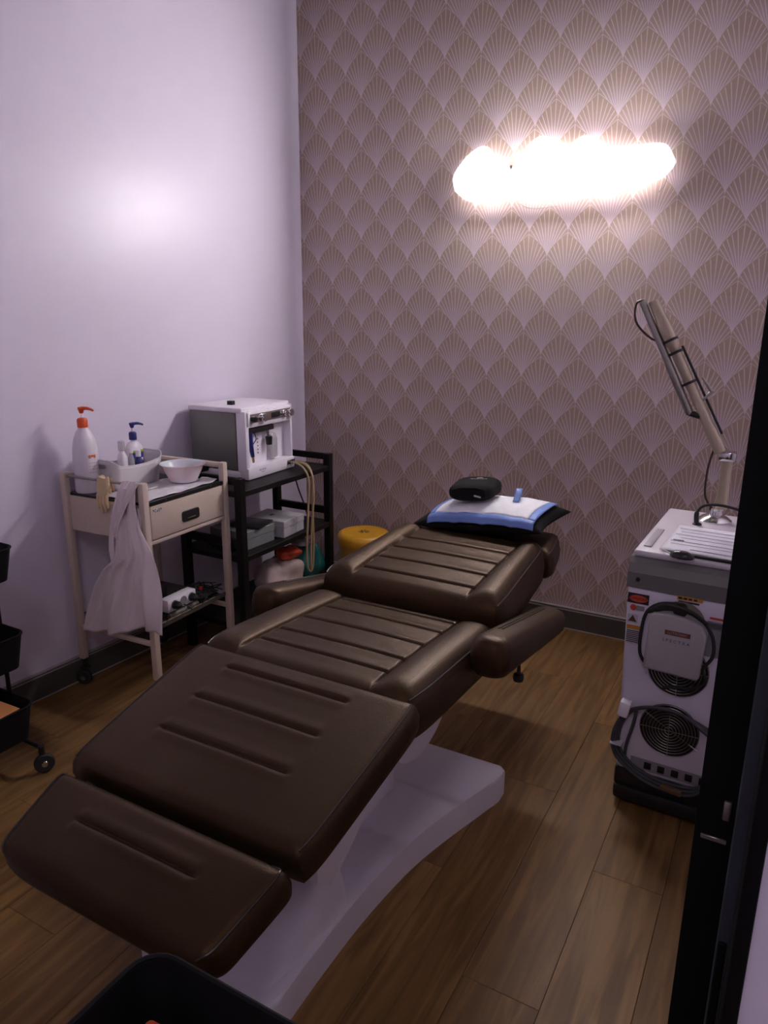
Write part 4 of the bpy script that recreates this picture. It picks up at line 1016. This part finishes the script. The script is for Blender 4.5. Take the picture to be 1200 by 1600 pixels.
MB().tube([alng(0.25, -0.010), alng(0.30, -0.042)], [0.012, 0.009], 10).build('arm_bracket', M_BLACK, ARM)
MB().tube([alng(0.33, 0.012), alng(0.36, 0.052)], [0.006, 0.005], 8).tube([alng(0.36, 0.048), alng(0.46, 0.040)], [0.006, 0.003], 8).build('arm_bracket', M_STEEL, ARM)
MB().tube(smooth_path([alng(1.03, -0.022), alng(1.03, -0.05), alng(0.93, -0.072), alng(0.80, -0.050), alng(0.74, -0.012)], 8), 0.0035, 8).build('arm_wire', mat('wire_brown', (0.05, 0.02, 0.01), rough=0.5), ARM)
MB().tube(smooth_path([alng(0.03, -0.014), lpt(2.098, -0.735, 0.97), lpt(2.098, -0.735, 0.89), lpt(2.112, -0.735, 0.855), lpt(2.125, -0.73, 0.84)], 6), 0.0035, 8).build('arm_wire', MATS['wire_brown'], ARM)
MB().tube(smooth_path([lpt(2.090, -0.80, 0.799), lpt(2.088, -0.80, 0.835), lpt(2.108, -0.80, 0.862), lpt(2.16, -0.80, 0.868), lpt(2.23, -0.80, 0.85), lpt(2.25, -0.80, 0.80)], 8), [0.0075]*9+[0.0045]*32, 10).build('fibre_lead', M_RUBBER, LS)
MB().lathe([(0.014, 0), (0.014, 0.004), (0.010, 0.008), (0, 0.008)], 16, lpt(2.092, -0.80, 0.796)).build('lead_gland', M_BLACK, LS)

# paper sheet and goggles on the laser top
SHT = thing('paper_form', 'printed white paper form lying on top of the laser', 'paper', (2.145, -1.005, 0.800), (0, 0, P(-3)))
def sheetfn(a, b): return ((a-0.5)*0.21, (b-0.5)*0.297, 0.002+0.002*math.sin(a*4)*(1-b))
MB().grid(sheetfn, 10, 10).build('sheet', mat('paper_white', (0.72, 0.70, 0.76), rough=0.7), SHT, solid=0.0008)
for k, (a, w_, tk) in enumerate(((-0.115, 0.12, 0.004), (-0.075, 0.18, 0.002), (-0.045, 0.19, 0.003), (-0.005, 0.15, 0.002), (0.03, 0.19, 0.0025), (0.065, 0.17, 0.002), (0.10, 0.19, 0.003))):
    MB().box((0.0 if k != 0 else 0.03, a, 0.0048), (w_, tk, 0.0004)).build('printed_line', mat('ink', (0.08, 0.06, 0.10), rough=0.6), SHT, smooth=False)
MB().box((-0.075, -0.035, 0.0048), (0.03, 0.006, 0.0004)).build('printed_line', MATS['ink'], SHT, smooth=False)
o = MB().box((0, 0, 0.004), (0.19, 0.012, 0.008), 0.003).build('clip_edge', M_BLACK, None); o.location = (2.17, -1.166, 0.7975); o.rotation_euler = (0, 0, P(-3))
tag(o, 'black clip bar along the front edge of the paper form', 'clip')
GG = thing('eye_shield', 'small black oval eye shield on the front edge of the laser top', 'eye shield', (2.098, -1.190, 0.7985), (0, 0, P(-8)))
MB().lathe([(0, 0.0), (0.028, 0.0), (0.033, 0.004), (0.030, 0.012), (0.02, 0.018), (0, 0.020)], 24, sy=0.5).build('shell', mat('shield_dark', (0.02, 0.02, 0.02), rough=0.25), GG)
MB().at((0.004, 0, 0.016)).lathe([(0, 0), (0.014, 0.0), (0.010, 0.005), (0, 0.006)], 16, sy=0.5).build('lens', mat('lens_grey', (0.13, 0.12, 0.11), rough=0.3), GG)
MB().tube(smooth_path([(-0.028, 0, 0.006), (-0.045, 0.010, 0.008), (-0.062, 0.028, 0.006)], 5), 0.0025, 6).build('strap', M_LW, GG)

# ================================================================ black utility carts
M_CART = mat('cart_black', (0.0025, 0.0025, 0.003), rough=0.7, spec=0.25)
def cart(label, loc, rz):
    K = thing('utility_cart', label, 'cart', loc, (0, 0, rz))
    w, l = 0.345, 0.44
    for z0, z1 in ((0.135, 0.250), (0.380, 0.490), (0.665, 0.765)):
        t = MB(); o1 = rrect(w-0.03, l-0.03, 0.03, 5); o2 = rrect(w, l, 0.035, 5); n = len(o1)
        th = 0.004
        o3 = rrect(w-th*2, l-th*2, 0.033, 5); o4 = rrect(w-0.03-th*2, l-0.03-th*2, 0.028, 5)
        vs = [(x, y, z0) for x, y in o1]+[(x, y, z1) for x, y in o2]+[(x, y, z1) for x, y in o3]+[(x, y, z0+th) for x, y in o4]
        fs = [tuple(range(n-1, -1, -1))]
        for r_ in range(3): fs += [(r_*n+i, r_*n+(i+1) % n, (r_+1)*n+(i+1) % n, (r_+1)*n+i) for i in range(n)]
        fs.append(tuple(3*n+i for i in range(n)))
        tr = t.add(vs, fs).build('tray', M_CART, K, angle=50)
        MB().tube([(x, y, z1) for x, y in o2], 0.0035, 6, closed=True).build('rim', M_CART, tr)
    for sy in (-1, 1):
        for sx in (-1, 1):
            MB().tube([(sx*0.045, sy*(l/2-0.002), 0.09), (sx*0.045, sy*(l/2-0.002), 0.70)], 0.007, 8).build('post', M_CART, K)
            c_ = MB().tube([(sx*(w/2-0.008), sy*(l/2+0.004), 0.085), (sx*0.045, sy*(l/2-0.002), 0.095)], 0.008, 8).tube([(sx*(w/2-0.008), sy*(l/2+0.004), 0.092), (sx*(w/2-0.008), sy*(l/2+0.004), 0.06)], 0.010, 10).build('caster', M_BLACK, K)
            MB().at((sx*(w/2-0.001), sy*(l/2+0.004), 0.032), (R90, 0, P(60))).lathe([(0.012, -0.011), (0.029, -0.010), (0.032, -0.005), (0.032, 0.005), (0.029, 0.010), (0.012, 0.011)], 18).build('wheel', M_RUBBER, c_)
            MB().at((sx*(w/2-0.001), sy*(l/2+0.004), 0.032), (R90, 0, P(60))).lathe([(0.011, 0.0105), (0.009, 0.0135), (0, 0.014)], 12, close=False).build('hub', M_CHROME, c_)
    return K
cart('black three tier utility cart beside the plain wall at the left edge', (0.178, -2.200, 0), P(0))
cart('black utility cart in the doorway below the foot of the chair', (1.945, -3.022, 0), P(0))
o = MB().box((0, 0, 0.0), (0.285, 0.36, 0.004), 0.001, 1).build('orange_folder', mat('orange_card', (0.62, 0.25, 0.08), rough=0.6), None)
o.location = (0.176, -2.195, 0.2335); o.rotation_euler = (P(0), 0, P(2)); tag(o, 'orange card folder in the lowest tray of the left cart', 'folder')
o = MB().box((0, 0, 0.045), (0.20, 0.26, 0.09), 0.004).build('card_box', mat('card_dark', (0.03, 0.025, 0.02), rough=0.7), None)
o.location = (0.190, -2.18, 0.1402); tag(o, 'dark box under the orange folder in the lowest tray', 'box')
o = MB().box((0, 0, 0.035), (0.06, 0.06, 0.07), 0.006).build('red_packet', mat('packet_red', (0.70, 0.10, 0.03), rough=0.5), None)
o.location = (1.846, -2.876, 0.6705); o.rotation_euler = (0, 0, P(4)); tag(o, 'small red packet in the top tray of the near cart', 'packet')
bpy.context.view_layer.update()
